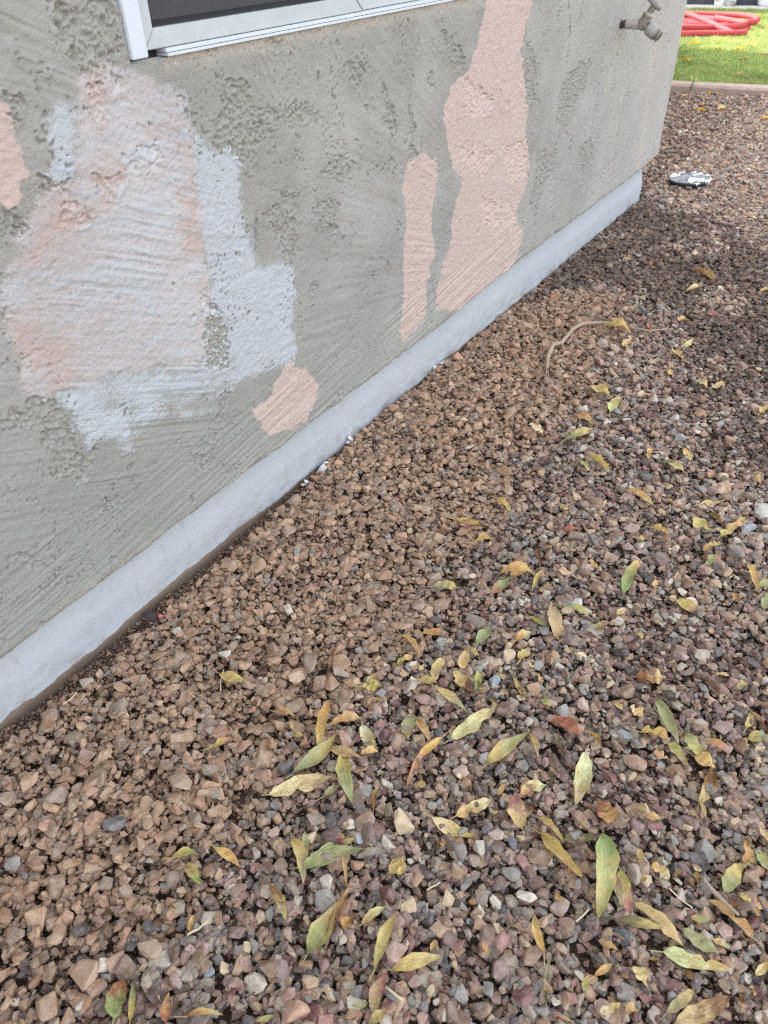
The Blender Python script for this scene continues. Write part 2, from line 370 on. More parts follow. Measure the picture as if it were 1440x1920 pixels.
hole = (cY > WY) & (cY < WY2) & (cZ > WZ) & (cZ < WZ2)
wall_me = mesh_np('wall', V, F[~hole], smooth=True)
def setattr_f(me, name, A):
    at = me.attributes.new(name, 'FLOAT', 'POINT'); at.data.foreach_set('value', np.ascontiguousarray(A, np.float32).ravel())
for nm, A in (('rough', rough), ('pink', f_pink), ('lilac', f_lil), ('white', f_wht), ('pinker', f_pkr), ('sand', np.maximum(lipmask, winmask)), ('relief', rel)): setattr_f(wall_me, nm, ext(A))
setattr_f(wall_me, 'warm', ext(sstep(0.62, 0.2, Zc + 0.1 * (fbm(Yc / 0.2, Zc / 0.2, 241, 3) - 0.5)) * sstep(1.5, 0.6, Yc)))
sky_lit_end = sstep(1.7, 3.1, Yc + 0.15 * (fbm(Yc / 0.2, Zc / 0.3, 221, 3) - 0.5)); setattr_f(wall_me, 'pale', ext(sky_lit_end))  # far end lighter: its extra skylight is painted into the colour
# rust and water marks below the tap and at the corner
stain = np.zeros(Yc.shape)
for ln, wd, k in (([(1163,52),(1152,110),(1140,165)], 0.024, 0.45), ([(1228,78),(1220,140),(1210,220),(1196,330)], 0.045, 0.38), ([(1168,170),(1150,290),(1140,330)], 0.012, 0.5), ([(1215,200),(1195,320)], 0.05, 0.4)):
    P = WP(*ln); s = local(P, 0.1); stain[s] = np.maximum(stain[s], k * sstep(wd, 0.0, line_d(Yc[s] + 5 * warp_y[s] + 0.03 * (fbm(Zc[s] / 0.08, Zc[s] / 0.3, 235, 3) - 0.5), Zc[s], P)) * fbm(Yc[s] / 0.03, Zc[s] / 0.06, 231, 3) * 1.6)
setattr_f(wall_me, 'stain', ext(np.clip(stain, 0, 1)))

def wall_material():
    t = NT('stucco_render'); v = t.coord()
    n1 = t.noise(v, 5, 4); n2 = t.noise(v, 45, 5, 0.6); n3 = t.noise(v, 420, 3, 0.7); n4 = t.noise(v, 900, 2)
    grey = t.mix(t.ramp(n1, 0.3, 0.7), (0.268, 0.258, 0.228), (0.354, 0.342, 0.305))
    grey = t.mix(t.attr('pale'), grey, t.mix(n1, (0.345, 0.33, 0.298), (0.405, 0.388, 0.353)))
    grey = t.mix(t.ramp(n2, 0.45, 0.75, 0, 0.35), grey, (0.345, 0.332, 0.295))
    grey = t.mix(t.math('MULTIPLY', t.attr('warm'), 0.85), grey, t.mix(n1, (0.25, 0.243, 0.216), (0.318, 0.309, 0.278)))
    bare = t.mix(t.ramp(n3, 0.35, 0.7), (0.225, 0.216, 0.186), (0.345, 0.332, 0.292))
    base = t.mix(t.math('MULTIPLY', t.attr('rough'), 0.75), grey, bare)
    sand = t.mix(t.ramp(n3, 0.35, 0.7), (0.30, 0.25, 0.19), (0.50, 0.46, 0.38))
    base = t.mix(t.math('MULTIPLY', t.attr('sand'), 0.8), base, sand)
    base = t.mix(t.attr('stain'), base, (0.48, 0.40, 0.33))
    jit = t.math('MULTIPLY_ADD', n3, 1.9, -0.95)
    def mask(a, k, lo, hi): return t.ramp(t.math('ADD', t.attr(a), t.math('MULTIPLY', jit, k)), lo, hi)
    pinkc = t.mix(n2, (0.455, 0.352, 0.298), (0.525, 0.415, 0.362))
    white = t.mix(n2, (0.38, 0.402, 0.410), (0.47, 0.49, 0.497))
    lil = t.mix(t.ramp(n1, 0.35, 0.65), (0.41, 0.37, 0.348), (0.465, 0.436, 0.42))
    lil = t.mix(t.ramp(t.noise(v, 16, 4), 0.5, 0.75, 0, 0.55), lil, (0.425, 0.355, 0.31))
    lil = t.mix(t.ramp(t.attr('pinker'), -0.8, 1.0, 0, 0.75), lil, (0.44, 0.33, 0.28))
    c = t.mix(mask('pink', 1.3, -0.25, 0.25), base, pinkc)
    c = t.mix(mask('white', 3.2, -0.5, 0.9), c, white)
    c = t.mix(mask('lilac', 2.6, -0.35, 0.45), c, lil)
    brushed = t.noise(t.vmul(v, (1, 7, 60)), 1.0, 5, 0.65)                     # dry strokes of white dragged over the pink
    inl = t.ramp(t.attr('lilac'), -0.5, 1.5)
    c = t.mix(t.math('MULTIPLY', t.math('MULTIPLY', inl, 0.75), t.math('MULTIPLY', t.ramp(t.math('ADD', brushed, t.math('MULTIPLY', t.attr('relief'), 0.05)), 0.44, 0.64), t.ramp(t.noise(v, 7, 3), 0.36, 0.60, 0.2, 0.9))), c, white)
    c = t.mix(t.ramp(n4, 0.3, 0.7, 0.0, 0.16), c, t.mix(1.0, c, (0.55, 0.55, 0.54), 'MULTIPLY'))
    hb = t.math('ADD', t.math('MULTIPLY', n3, 0.8), t.math('MULTIPLY', n4, 0.5))
    t.bump(hb, 0.0044, t.ramp(t.attr('rough'), 0, 1, 0.55, 0.22))
    return t.fin(c, 0.88, 0.25)
M_wall = wall_material()

# plain house colours
def plinth_material():
    t = NT('painted_plinth'); v = t.coord(); n = t.noise(v, 9, 4); n2 = t.noise(v, 70, 5, 0.6); n3 = t.noise(v, 300, 3)
    c = t.mix(n, (0.335, 0.352, 0.363), (0.41, 0.426, 0.434))
    c = t.mix(t.ramp(n2, 0.55, 0.75, 0, 0.6), c, (0.43, 0.45, 0.465))
    c = t.mix(t.ramp(t.noise(v, 95, 2), 0.73, 0.78, 0, 0.7), c, (0.30, 0.28, 0.26))
    sp_ = t.new('ShaderNodeSeparateXYZ'); t.put(sp_.inputs[0], v)
    splash = t.math('MULTIPLY', t.ramp(sp_.outputs[2], 0.0, 0.05, 0.7, 0.0), t.ramp(t.noise(t.vmul(v, (1, 0.6, 1)), 40, 5, 0.7), 0.45, 0.72))
    c = t.mix(splash, c, (0.24, 0.185, 0.145))
    c = t.mix(t.ramp(t.noise(t.vmul(v, (1, 1, 0.25)), 60, 4), 0.56, 0.75, 0, 0.3), c, (0.23, 0.22, 0.21))
    mud = t.mix(n3, (0.13, 0.085, 0.058), (0.25, 0.185, 0.14))
    e = t.math('ADD', t.attr('foot'), t.math('MULTIPLY_ADD', t.noise(v, 160, 3), 1.4, -0.7))
    c = t.mix(t.ramp(e, -0.25, 0.25), c, mud)
    t.bump(t.math('ADD', n2, t.math('MULTIPLY', n3, 0.4)), 0.0022, 0.7)
    return t.fin(c, 0.75, 0.3)
M_plinth = plinth_material()
M_white = simple('white_aluminium', (0.50, 0.535, 0.565), 0.45, 0.06, 22, spec=0.5)
M_whitef = simple('weathered_white_aluminium', (0.39, 0.42, 0.415), 0.5, 0.14, 35, spec=0.5)
M_dark = simple('black_rubber_and_shade', (0.018, 0.017, 0.018), 0.6, 0.3, 60)  # gasket rubber; also the black painted in for shaded gap, room and bore
M_roof = simple('roof_shingle', (0.22, 0.16, 0.13), 0.9, 0.3, 8)

house = empty('house', (XS, 0, 0)); tag(house, 'grey stucco house with white plinth and wall patched in pink and white paint', 'house')
def hpart(name, me, mat, lab=None):
    o = link(name, me, mat); o.parent = house; o.matrix_parent_inverse = Matrix.Translation((-XS, 0, 0))
    if lab: o['label'] = lab
    return o
hpart('wall', wall_me, M_wall)

# plinth: lumpy painted block face, its painted edge stopping short of the dirt
py_ = np.concatenate([np.array([-2.5, -1.2, -0.5, -0.1]), np.arange(0.0, 3.062, 0.006)]); pz_ = np.concatenate([[-0.25, -0.1], np.arange(-0.04, 0.17, 0.004)])
PY, PZ = np.meshgrid(py_, pz_, indexing='ij')
ph = 0.0045 * (fbm(PY / 0.12, PZ / 0.06, 301, 3) - 0.5) + 0.0016 * (fbm(PY / 0.03, PZ / 0.012, 305, 3) - 0.5)
ph += 0.0025 * sstep(0.012, 0.002, PZ + 0.012 * (fbm(PY / 0.06, PY / 0.1, 309, 3) - 0.5))
PX = XP + ph - 0.009 * sstep(0.05, 0.115, PZ)
footline = 0.001 + 0.024 * (fbm(PY / 0.11, PY * 0 + 3.1, 311, 5, 0.6) - 0.5) + 0.004 * sstep(0.9, 0.5, PY)
foot = np.clip((footline - PZ) / 0.0022, -3, 3)
ex, ey = [], []
for k in range(1, 7):
    a = k / 6 * math.pi / 2; ex.append(PX[-1] - 0.03 * (1 - math.cos(a))); ey.append(PY[-1] + 0.03 * math.sin(a))
for dx in (0.1, 0.5, 2.0, 4.2): ex.append(XP - dx + 0 * PX[-1]); ey.append(PY[-1] + 0.03)
PXa, PYa, PZa = np.vstack([PX, ex]), np.vstack([PY, ey]), np.vstack([PZ, np.tile(PZ[-1:], (10, 1))])
n0, n1_ = PXa.shape; I = np.arange(n0 * n1_).reshape(n0, n1_)
pl_me = mesh_np('plinth', np.stack([PXa, PYa, PZa], -1).reshape(-1, 3), np.stack([I[:-1, :-1], I[1:, :-1], I[1:, 1:], I[:-1, 1:]], -1).reshape(-1, 4), True)
setattr_f(pl_me, 'foot', np.vstack([foot, np.tile(foot[-1:], (10, 1))]))
hpart('plinth', pl_me, M_plinth)
# rest of the house, which throws the shade: long room behind the wall, roof, unseen rear wing added beyond the corner to shade the lawn
M_wallp = simple('plain_stucco', (0.42, 0.42, 0.395), 0.9, 0.15, 6, bump=0.003)
bm = bmesh.new(); add_box(bm, -7.0, XS - 0.25, -4.0, 3.12, -0.2, 2.42); add_box(bm, -7.0, -2.62, 3.14, 7.02, -0.2, 2.08)
add_box(bm, XS - 0.246, XS - 0.01, -4.0, -2.5, -0.2, 2.42); hpart('rear_wall_and_shade_wing', bm_mesh('rear_wall_and_shade_wing', bm), M_wallp)
bm = bmesh.new(); add_box(bm, -7.4, -0.62, -4.4, 3.40, 2.44, 2.56); add_box(bm, -7.4, -2.55, 3.41, 7.12, 2.10, 2.2); hpart('roof', bm_mesh('roof', bm), M_roof)  # second slab covers the added shade wing

# ------------------------------------------------------------------ window
win = hpart('window', box_mesh('window', XS - 0.20, XS - 0.196, WY - 0.05, WY2 + 0.05, WZ - 0.05, WZ2 + 0.05), M_dark)  # black sheet stands in for the unlit room behind
def wpart(name, me, mat):
    o = link(name, me, mat); o.parent = win; o.matrix_parent_inverse = win.matrix_parent_inverse.copy() if False else Matrix(); return o
bm = bmesh.new()
for a in ((WY - 0.004, WY, WZ, WZ2), (WY2, WY2 + 0.004, WZ, WZ2)): add_box(bm, XS - 0.196, XS - 0.012, *a)
add_box(bm, XS - 0.196, XS - 0.012, WY, WY2, WZ - 0.004, WZ)
add_box(bm, XS - 0.196, XS - 0.012, WY, WY2, WZ2, WZ2 + 0.004)
wpart('reveal', bm_mesh('reveal', bm), M_wallp)
def prism(bm, poly, x0, x1, bev=0.001):
    a = [bm.verts.new((x0, p[0], p[1])) for p in poly]; b = [bm.verts.new((x1, p[0], p[1])) for p in poly]
    fs = [bm.faces.new(b), bm.faces.new(a[::-1])]
    for i in range(len(poly)): j = (i + 1) % len(poly); fs.append(bm.faces.new((a[i], a[j], b[j], b[i])))
    if bev: bmesh.ops.bevel(bm, geom=list({e for f in fs for e in f.edges}), offset=bev, segments=2, affect='EDGES')
bm = bmesh.new(); prism(bm, [(0.6935, 0.7705), (0.7192, 0.7705), (0.7192, 1.61), (0.6935, 1.61)], XS - 0.03, XS + 0.005, 0.0012); wpart('jamb', bm_mesh('jamb', bm), M_white)
S0, S1, T0, T1 = 0.7205, 0.7395, 0.7765, 0.7975
bm = bmesh.new(); prism(bm, [(S0, T0), (S1, T1), (S1, 1.60), (S0, 1.60)], XS - 0.03, XS - 0.002); wpart('stile', bm_mesh('stile', bm), M_whitef)
bm = bmesh.new(); prism(bm, [(S0 + 0.0007, T0), (1.186, T0), (1.163, T1), (S1 + 0.0007, T1)], XS - 0.03, XS - 0.0025); wpart('bottom_rail', bm_mesh('bottom_rail', bm), M_whitef)
bm = bmesh.new(); prism(bm, [(1.1867, T0), (1.1867, 1.6), (1.1637, 1.6), (1.1637, T1)], XS - 0.03, XS - 0.002); wpart('stile', bm_mesh('stile', bm), M_whitef)
bm = bmesh.new(); prism(bm, [(1.19, T0), (1.79, T0), (1.79, T0 + 0.028), (1.19, T0 + 0.028)], XS - 0.05, XS - 0.008); wpart('bottom_rail', bm_mesh('bottom_rail', bm), M_whitef)
bm = bmesh.new(); add_box(bm, XS - 0.04, XS + 0.001, 0.7515, 1.79, 0.7712, 0.7757, bevel=0.0006); add_box(bm, XS - 0.04, XS + 0.003, 0.7517, 1.79, 0.7672, 0.7706, bevel=0.0006)
pass
wpart('sill_track', bm_mesh('sill_track', bm), M_white)
def screen_material():
    t = NT('insect_screen'); v = t.coord()
    w = t.new('ShaderNodeTexWave', wave_type='BANDS', bands_direction='Y'); t.put(w.inputs['Vector'], v); w.inputs['Scale'].default_value = 170; w.inputs['Distortion'].default_value = 0.4
    w2 = t.new('ShaderNodeTexWave', wave_type='BANDS', bands_direction='Z'); t.put(w2.inputs['Vector'], v); w2.inputs['Scale'].default_value = 150; w2.inputs['Distortion'].default_value = 0.6
    k = t.math('MULTIPLY', w.outputs['Fac'], w2.outputs['Fac'])
    c = t.mix(k, (0.03, 0.03, 0.032), (0.085, 0.082, 0.082)); c = t.mix(t.ramp(t.noise(t.vmul(v, (1, 3, 40)), 3, 3), 0.4, 0.7, 0, 0.5), c, (0.05, 0.047, 0.046))
    return t.fin(c, 0.7)
M_screen = screen_material()
wpart('insect_screen', box_mesh('insect_screen', XS - 0.0235, XS - 0.022, S1 + 0.006, 1.163, T1 + 0.0055, 1.6), M_screen)
bm = bmesh.new()
for k in range(3): add_box(bm, XS - 0.022 + 0.004 * k, XS - 0.0195 + 0.004 * k, S1 + 0.0005, 1.163, T1, T1 + 0.0052 - 0.0013 * k, bevel=0.0005)
add_box(bm, XS - 0.0235, XS - 0.012, S1, S1 + 0.0055, T1 + 0.0056, 1.6); wpart('gasket', bm_mesh('gasket', bm), M_dark)
bm = bmesh.new()
for k in range(60): add_tube(bm, [(XS - 0.0212, S1 + 0.0082, 0.806 + 0.0042 * k), (XS - 0.0208, S1 + 0.0089, 0.8077 + 0.0042 * k)], 0.0006, 5)
wpart('stitching', bm_mesh('stitching', bm), simple('pale_thread', (0.6, 0.58, 0.5), 0.7))
M_glass = NT('window_glass').fin((0.02, 0.022, 0.024), 0.06, 0.5)
bm = bmesh.new(); add_box(bm, XS - 0.05, XS - 0.016, 0.7195, 0.7505, 0.7668, 0.776); wpart('gap_shade', bm_mesh('gap_shade', bm), M_dark)  # black block standing in for the shade in the gap
wpart('pane', box_mesh('pane', XS - 0.044, XS - 0.040, 1.19, 1.79, T0 + 0.028, 1.6), M_glass)

# ------------------------------------------------------------------ ground
KERB_A = np.array([-1.34, 5.262]); KERB_D = np.array([0.9937, 0.1125])
def kerb_y(x): return KERB_A[1] + (x - KERB_A[0]) * KERB_D[1] / KERB_D[0]
def soil_material():
    t = NT('brown_soil'); v = t.coord(); n = t.noise(v, 30, 5, 0.65); n2 = t.noise(v, 400, 3, 0.7)
    c = t.mix(t.ramp(n, 0.3, 0.7), (0.12, 0.075, 0.052), (0.22, 0.145, 0.105)); c = t.mix(t.ramp(n2, 0.55, 0.8, 0, 0.6), c, (0.28, 0.21, 0.16))
    t.bump(t.math('ADD', n, t.math('MULTIPLY', n2, 0.5)), 0.006); return t.fin(c, 0.95, 0.15)
M_soil = soil_material()
def gz(x, y):
    dw = x - XP
    z = -0.012 + 0.010 * (fbm(x / 0.35, y / 0.35, 401, 3) - 0.5)
    beside = (y < 3.1)
    ditch = np.where(beside, 1 - sstep(0.015, 0.075, dw + 0.02 * (fbm(x / 0.05, y / 0.12, 405, 2) - 0.5)), 0)
    return z - 0.006 * ditch
RES = 0.003; HX0, HX1, HY0, HY1 = -2.05, 1.65, -0.5, 5.6
hx = np.arange(HX0, HX1, RES); hy = np.arange(HY0, HY1, RES)
HM = gz(*np.meshgrid(hx, hy, indexing='ij')).astype(np.float32)
HM += 0.003 * (fbm(*[a / 0.012 for a in np.meshgrid(hx, hy, indexing='ij')], 411, 3) - 0.5).astype(np.float32)
HM0 = HM.copy()
# earth sheet: fine beside the house, coarse out to the horizon
gx = np.concatenate([[-400, -60, -12, -4], np.arange(-2.0, -0.86, 0.06), np.arange(-0.86, -0.62, 0.006), np.arange(-0.62, 1.7, 0.04), [2.5, 5, 12, 60, 400]])
gy = np.concatenate([[-400, -60, -12, -3, -1.2], np.arange(-0.5, 1.6, 0.008), np.arange(1.6, 5.7, 0.03), [6.5, 8, 12, 30, 90, 400]])
GX, GY = np.meshgrid(gx, gy, indexing='ij')
GZ = gz(GX, GY) + 0.004 * (fbm(GX / 0.02, GY / 0.02, 415, 4) - 0.5); far = (GX < -2.05) | (GX > 1.7) | (GY < -0.5) | (GY > 5.65); GZ[far] = -0.02
n0, n1_ = GX.shape; I = np.arange(n0 * n1_).reshape(n0, n1_)
g_me = mesh_np('ground', np.stack([GX, GY, GZ], -1).reshape(-1, 3), np.stack([I[:-1, :-1], I[1:, :-1], I[1:, 1:], I[:-1, 1:]], -1).reshape(-1, 4), True)
gobj = link('ground', g_me, M_soil); tag(gobj, 'brown soil under the gravel', None, None, 'structure')

# ------------------------------------------------------------------ gravel: drop the stones one after another on a height map
def stone_material():
    t = NT('gravel_stone'); v = t.coord('Object'); col = t.attr('scol', 'INSTANCER', 'Color'); sd = t.attr('sseed', 'INSTANCER', 'Fac')
    cmb = t.new('ShaderNodeCombineXYZ'); t.put(cmb.inputs[0], t.math('MULTIPLY', sd, 37.0)); t.put(cmb.inputs[1], t.math('MULTIPLY', sd, 91.0)); t.put(cmb.inputs[2], t.math('MULTIPLY', sd, 13.0))
    p = t.vadd(v, cmb.outputs[0]); n = t.noise(p, 1.7, 4, 0.6); n2 = t.noise(p, 7, 4, 0.65); n3 = t.noise(p, 22, 2)
    dk = t.mix(1.0, col, (0.80, 0.78, 0.77), 'MULTIPLY'); lt = t.mix(0.18, col, (0.70, 0.64, 0.58))
    c = t.mix(t.ramp(n, 0.3, 0.7), dk, lt)
    vein = t.math('MULTIPLY', t.ramp(n2, 0.56, 0.70), t.ramp(t.math('FRACT', t.math('MULTIPLY', sd, 7.3)), 0.45, 0.9, 0, 0.65))
    c = t.mix(vein, c, t.mix(0.5, col, (0.72, 0.66, 0.60)))
    c = t.mix(t.ramp(n3, 0.6, 0.8, 0, 0.6), c, t.mix(1.0, col, (0.45, 0.42, 0.41), 'MULTIPLY'))
    c = t.mix(t.ramp(t.noise(p, 11, 3), 0.56, 0.72, 0, 0.4), c, t.mix(0.6, col, (0.50, 0.42, 0.34)))
    t.bump(t.math('ADD', n2, t.math('MULTIPLY', n3, 0.5)), 0.0016, 0.8)
    return t.fin(c, 0.82, 0.3)
M_stone = stone_material()
protos = []
pc = bpy.data.collections.new('gravel_shapes')
for i in range(30):
    r = random.Random(100 + i); bm = bmesh.new(); n = r.choice([10, 11, 12, 14, 16])
    for k in range(n):
        q = Vector((r.gauss(0, 1), r.gauss(0, 1), r.gauss(0, 1))).normalized(); m = max(abs(q.x), abs(q.y), abs(q.z))
        q = q * (0.5 * ((1 / m) * 0.62 + 0.42)) * r.uniform(0.86, 1.08); bm.verts.new(q)
    bmesh.ops.convex_hull(bm, input=bm.verts)
    bmesh.ops.delete(bm, geom=[v for v in bm.verts if not v.link_faces], context='VERTS')
    bmesh.ops.dissolve_limit(bm, angle_limit=math.radians(14), verts=bm.verts, edges=bm.edges)
    bmesh.ops.bevel(bm, geom=list(bm.edges), offset=0.035, segments=1, affect='EDGES')
    bmesh.ops.triangulate(bm, faces=bm.faces)
    me = bm_mesh('stone', bm); me.materials.append(M_stone)
    o = bpy.data.objects.new('stone_shape_%02d' % i, me); pc.objects.link(o); protos.append(me)
TAN = [(172,142,114),(160,130,104),(182,150,120),(150,122,98),(190,162,134),(148,130,112),(168,130,100),(156,134,112),(176,138,112)]
MIX = [(150,122,102),(118,98,94),(186,160,150),(150,146,142),(146,144,140),(176,162,146),(168,146,124),(150,120,98),(128,104,90),(210,202,188),(80,72,72),(116,72,66),(206,186,154),(126,100,84),(150,140,124),(164,140,124),(172,158,146),(134,112,106),(176,142,130),(124,112,106),(160,118,112)]
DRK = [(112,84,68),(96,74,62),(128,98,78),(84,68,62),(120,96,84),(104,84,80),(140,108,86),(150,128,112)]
TANl, MIXl, DRKl = [np.array([lin(c) for c in p]) for p in (TAN, MIX, DRK)]
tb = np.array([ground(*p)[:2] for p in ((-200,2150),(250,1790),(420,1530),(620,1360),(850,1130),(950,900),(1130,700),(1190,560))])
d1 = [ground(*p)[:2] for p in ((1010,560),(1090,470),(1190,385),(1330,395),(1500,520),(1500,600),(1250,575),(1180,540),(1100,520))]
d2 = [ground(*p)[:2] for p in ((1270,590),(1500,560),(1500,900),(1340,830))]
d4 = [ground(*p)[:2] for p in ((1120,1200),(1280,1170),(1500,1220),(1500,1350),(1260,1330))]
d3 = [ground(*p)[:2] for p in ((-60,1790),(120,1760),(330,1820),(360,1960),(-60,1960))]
rg = np.random.default_rng(5)
area = (1.65 + 0.83) * 5.9
N = 310000
X = np.concatenate([rg.uniform(XP, 0.66, N), rg.uniform(-0.5, 1.6, 26000), rg.uniform(-2.0, XP, 40000)])
Yp = np.concatenate([-0.45 + 5.9 * rg.random(N) ** 1.0, rg.uniform(-0.45, 5.5, 26000), rg.uniform(3.14, 5.4, 40000)])
ind = np.zeros(len(X), bool); ind[:N] = True
a_ = np.clip(np.exp(rg.normal(math.log(0.0110), 0.33, len(X))), 0.006, 0.029)
big_ = rg.random(len(X)) < 0.006; a_[big_] = rg.uniform(0.026, 0.036, big_.sum())
a_[~ind & (X > XP)] *= 1.35
NF = 60000; X = np.concatenate([X, rg.uniform(XP, 0.5, NF)]); Yp = np.concatenate([Yp, rg.uniform(-0.1, 3.0, NF)]); a_ = np.concatenate([a_, rg.uniform(0.0028, 0.0065, NF)]); ind = np.concatenate([ind, np.ones(NF, bool)])
NG = 9000; X = np.concatenate([X, XP + rg.uniform(0.002, 0.085, NG)]); Yp = np.concatenate([Yp, rg.uniform(0.15, 1.35, NG)]); a_ = np.concatenate([a_, rg.uniform(0.0018, 0.0055, NG)]); ind = np.concatenate([ind, np.ones(NG, bool)])
lim_ = 0.66 - 0.17 * np.clip(Yp, 0, 9)
b_ = a_ * rg.uniform(0.62, 0.95, len(X)); c_ = a_ * rg.uniform(0.42, 0.70, len(X))
dw = X - XP; beside = Yp < 3.10
ditchw = 0.040 * sstep(1.15, 0.75, Yp) + 0.002 + 0.03 * (fbm(X / 0.1, Yp / 0.16, 431, 3) - 0.5)
keep = (~ind | (X < lim_)) & (ind | (X < XP) | (X > lim_ - 0.02)) & (Yp < kerb_y(X) - 0.012) & (~beside | (dw > np.maximum(0.55 * a_, 0.006)))
inditch = beside & (dw < ditchw); keep &= ~inditch | (rg.random(len(X)) < 0.28)
fine_ = a_ < 0.0066; keep |= inditch & fine_ & (Yp < kerb_y(X)) & (dw > 0.003) & (X < 0.5); sc_d = np.where(inditch & ~fine_, 0.6, 1.0); a_ *= sc_d; b_ *= sc_d; c_ *= sc_d
# stones placed on purpose: the big pale ones and those splashed with white paint
EXTRA = [((72,1748),66,(196,162,130)),((308,1811),50,(196,188,172)),((228,1816),44,(176,142,116)),((187,1862),40,(168,134,108)),((290,1850),46,(150,122,100)),((900,1600),34,(206,198,184)),((928,1575),32,(206,186,170)),((675,1580),36,(205,208,210)),((1168,1388),34,(140,148,152)),((1425,975),44,(214,212,204)),((1400,1005),30,(176,184,192)),
         ((632,1322),16,(134,150,172)),((728,1015),16,(150,164,170)),((925,1287),30,(150,160,166)),((960,1590),26,(110,112,122)),((1165,1765),40,(88,92,98)),((1410,1738),36,(96,52,44)),((435,1876),42,(128,84,76)),((398,1840),34,(150,160,170)),((1180,1467),34,(206,190,158)),((1140,1465),36,(130,80,70)),((220,1555),46,(112,106,106)),
         ((1080,1138),26,(210,208,204)),((1252,765),22,(205,202,196)),((1200,752),20,(214,212,206)),((1150,690),22,(220,212,202)),((1262,795),22,(196,192,186)),((560,1045),20,(140,156,158)),((255,1198),30,(176,150,126)),((303,1235),40,(158,126,100)),((335,1195),24,(206,202,186)),((350,1315),34,(164,130,104)),((425,1235),30,(200,192,180)),((1220,1385),30,(150,110,90)),((845,1772),40,(130,104,92)),((640,1462),30,(190,170,150))]
PAINTED = [((660,836),22),((652,842),14),((614,882),20),((606,890),24),((622,872),12),((765,762),20),((742,800),14),((812,702),16),((826,690),16),((576,912),16),((570,918),12),((898,655),12),((1104,468),10),((743,802),13)]
ex = [(ground(*p, 0.0), s, c, False) for p, s, c in EXTRA] + [(ground(*p, -0.008), s, (232, 232, 236), True) for p, s in PAINTED]
order = rg.permutation(len(X)); X, Yp, a_, b_, c_, keep = [A[order] for A in (X, Yp, a_, b_, c_, keep)]
X, Yp, a_, b_, c_ = [A[keep] for A in (X, Yp, a_, b_, c_)]
nx = len(ex); exd = [proj(e[0])[2] for e in ex]
exa = np.array([e[1] * d / FPX for e, d in zip(ex, exd)])
X = np.concatenate([X, [max(e[0][0], XP + 0.4 * a) for e, a in zip(ex, exa)]]); Yp = np.concatenate([Yp, [e[0][1] for e in ex]])
a_ = np.concatenate([a_, exa]); b_ = np.concatenate([b_, exa * 0.74]); c_ = np.concatenate([c_, exa * 0.5])
n_st = len(X)
SQ = [(k, np.sqrt(np.clip(1 - ((np.mgrid[-k:k + 1, -k:k + 1] / (k + 0.45)) ** 2).sum(0), 0, 1)).astype(np.float32)) for k in range(0, 8)]
seedz = rg.random(n_st); Zs = np.zeros(n_st, np.float32); ixs = ((X - HX0) / RES).astype(int); iys = ((Yp - HY0) / RES).astype(int); ks = np.clip(np.round((a_ + b_) / 4 / RES - 0.1).astype(int), 1, 7)
for i in range(n_st):
    k, pf = SQ[ks[i]]; ix, iy = ixs[i], iys[i]
    sl_ = HM[ix - k:ix + k + 1, iy - k:iy + k + 1]
    if sl_.shape != pf.shape: Zs[i] = -0.1; continue
    zb = 0.85 * float(sl_.mean()) + 0.15 * float(sl_.max()); c = c_[i]
    zb = min(zb, HM0[ix, iy] + 0.020 + 0.15 * (seedz[i] - 0.5) * 0.04)
    Zs[i] = zb + 0.42 * c
    np.maximum(sl_, zb + 0.92 * c * pf, out=sl_)
yaw = rg.uniform(0, 2 * np.pi, n_st); tx = rg.normal(0, 0.24, n_st); ty = rg.normal(0, 0.24, n_st)
# colour by place
xb = np.interp(Yp, tb[:, 1], tb[:, 0], right=-3)
nz_ = fbm(X / 0.12, Yp / 0.12, 441, 3) - 0.5
w_tan = sstep(0.05, -0.05, X - xb + 0.14 * nz_) * sstep(2.6, 2.3, Yp)
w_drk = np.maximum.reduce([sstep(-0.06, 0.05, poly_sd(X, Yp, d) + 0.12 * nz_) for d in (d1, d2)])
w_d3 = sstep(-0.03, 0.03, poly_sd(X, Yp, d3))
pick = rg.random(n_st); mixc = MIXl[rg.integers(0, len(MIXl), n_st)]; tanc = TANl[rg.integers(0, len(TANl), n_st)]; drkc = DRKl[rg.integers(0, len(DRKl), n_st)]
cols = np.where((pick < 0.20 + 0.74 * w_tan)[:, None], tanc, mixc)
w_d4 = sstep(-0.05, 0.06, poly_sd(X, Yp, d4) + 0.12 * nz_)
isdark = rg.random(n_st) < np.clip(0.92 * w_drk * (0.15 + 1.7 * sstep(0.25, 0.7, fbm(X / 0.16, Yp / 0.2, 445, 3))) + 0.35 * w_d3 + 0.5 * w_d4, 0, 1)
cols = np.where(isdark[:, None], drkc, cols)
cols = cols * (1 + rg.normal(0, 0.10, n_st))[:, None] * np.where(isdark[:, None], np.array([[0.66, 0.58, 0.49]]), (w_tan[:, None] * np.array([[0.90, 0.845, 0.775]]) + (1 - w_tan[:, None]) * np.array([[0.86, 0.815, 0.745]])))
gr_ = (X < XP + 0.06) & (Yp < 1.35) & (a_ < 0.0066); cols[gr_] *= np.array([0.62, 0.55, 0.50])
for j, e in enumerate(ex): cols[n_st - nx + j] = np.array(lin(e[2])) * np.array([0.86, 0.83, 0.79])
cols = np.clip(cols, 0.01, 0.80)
seed_ = rg.random(n_st); idx_ = rg.integers(0, len(protos), n_st)
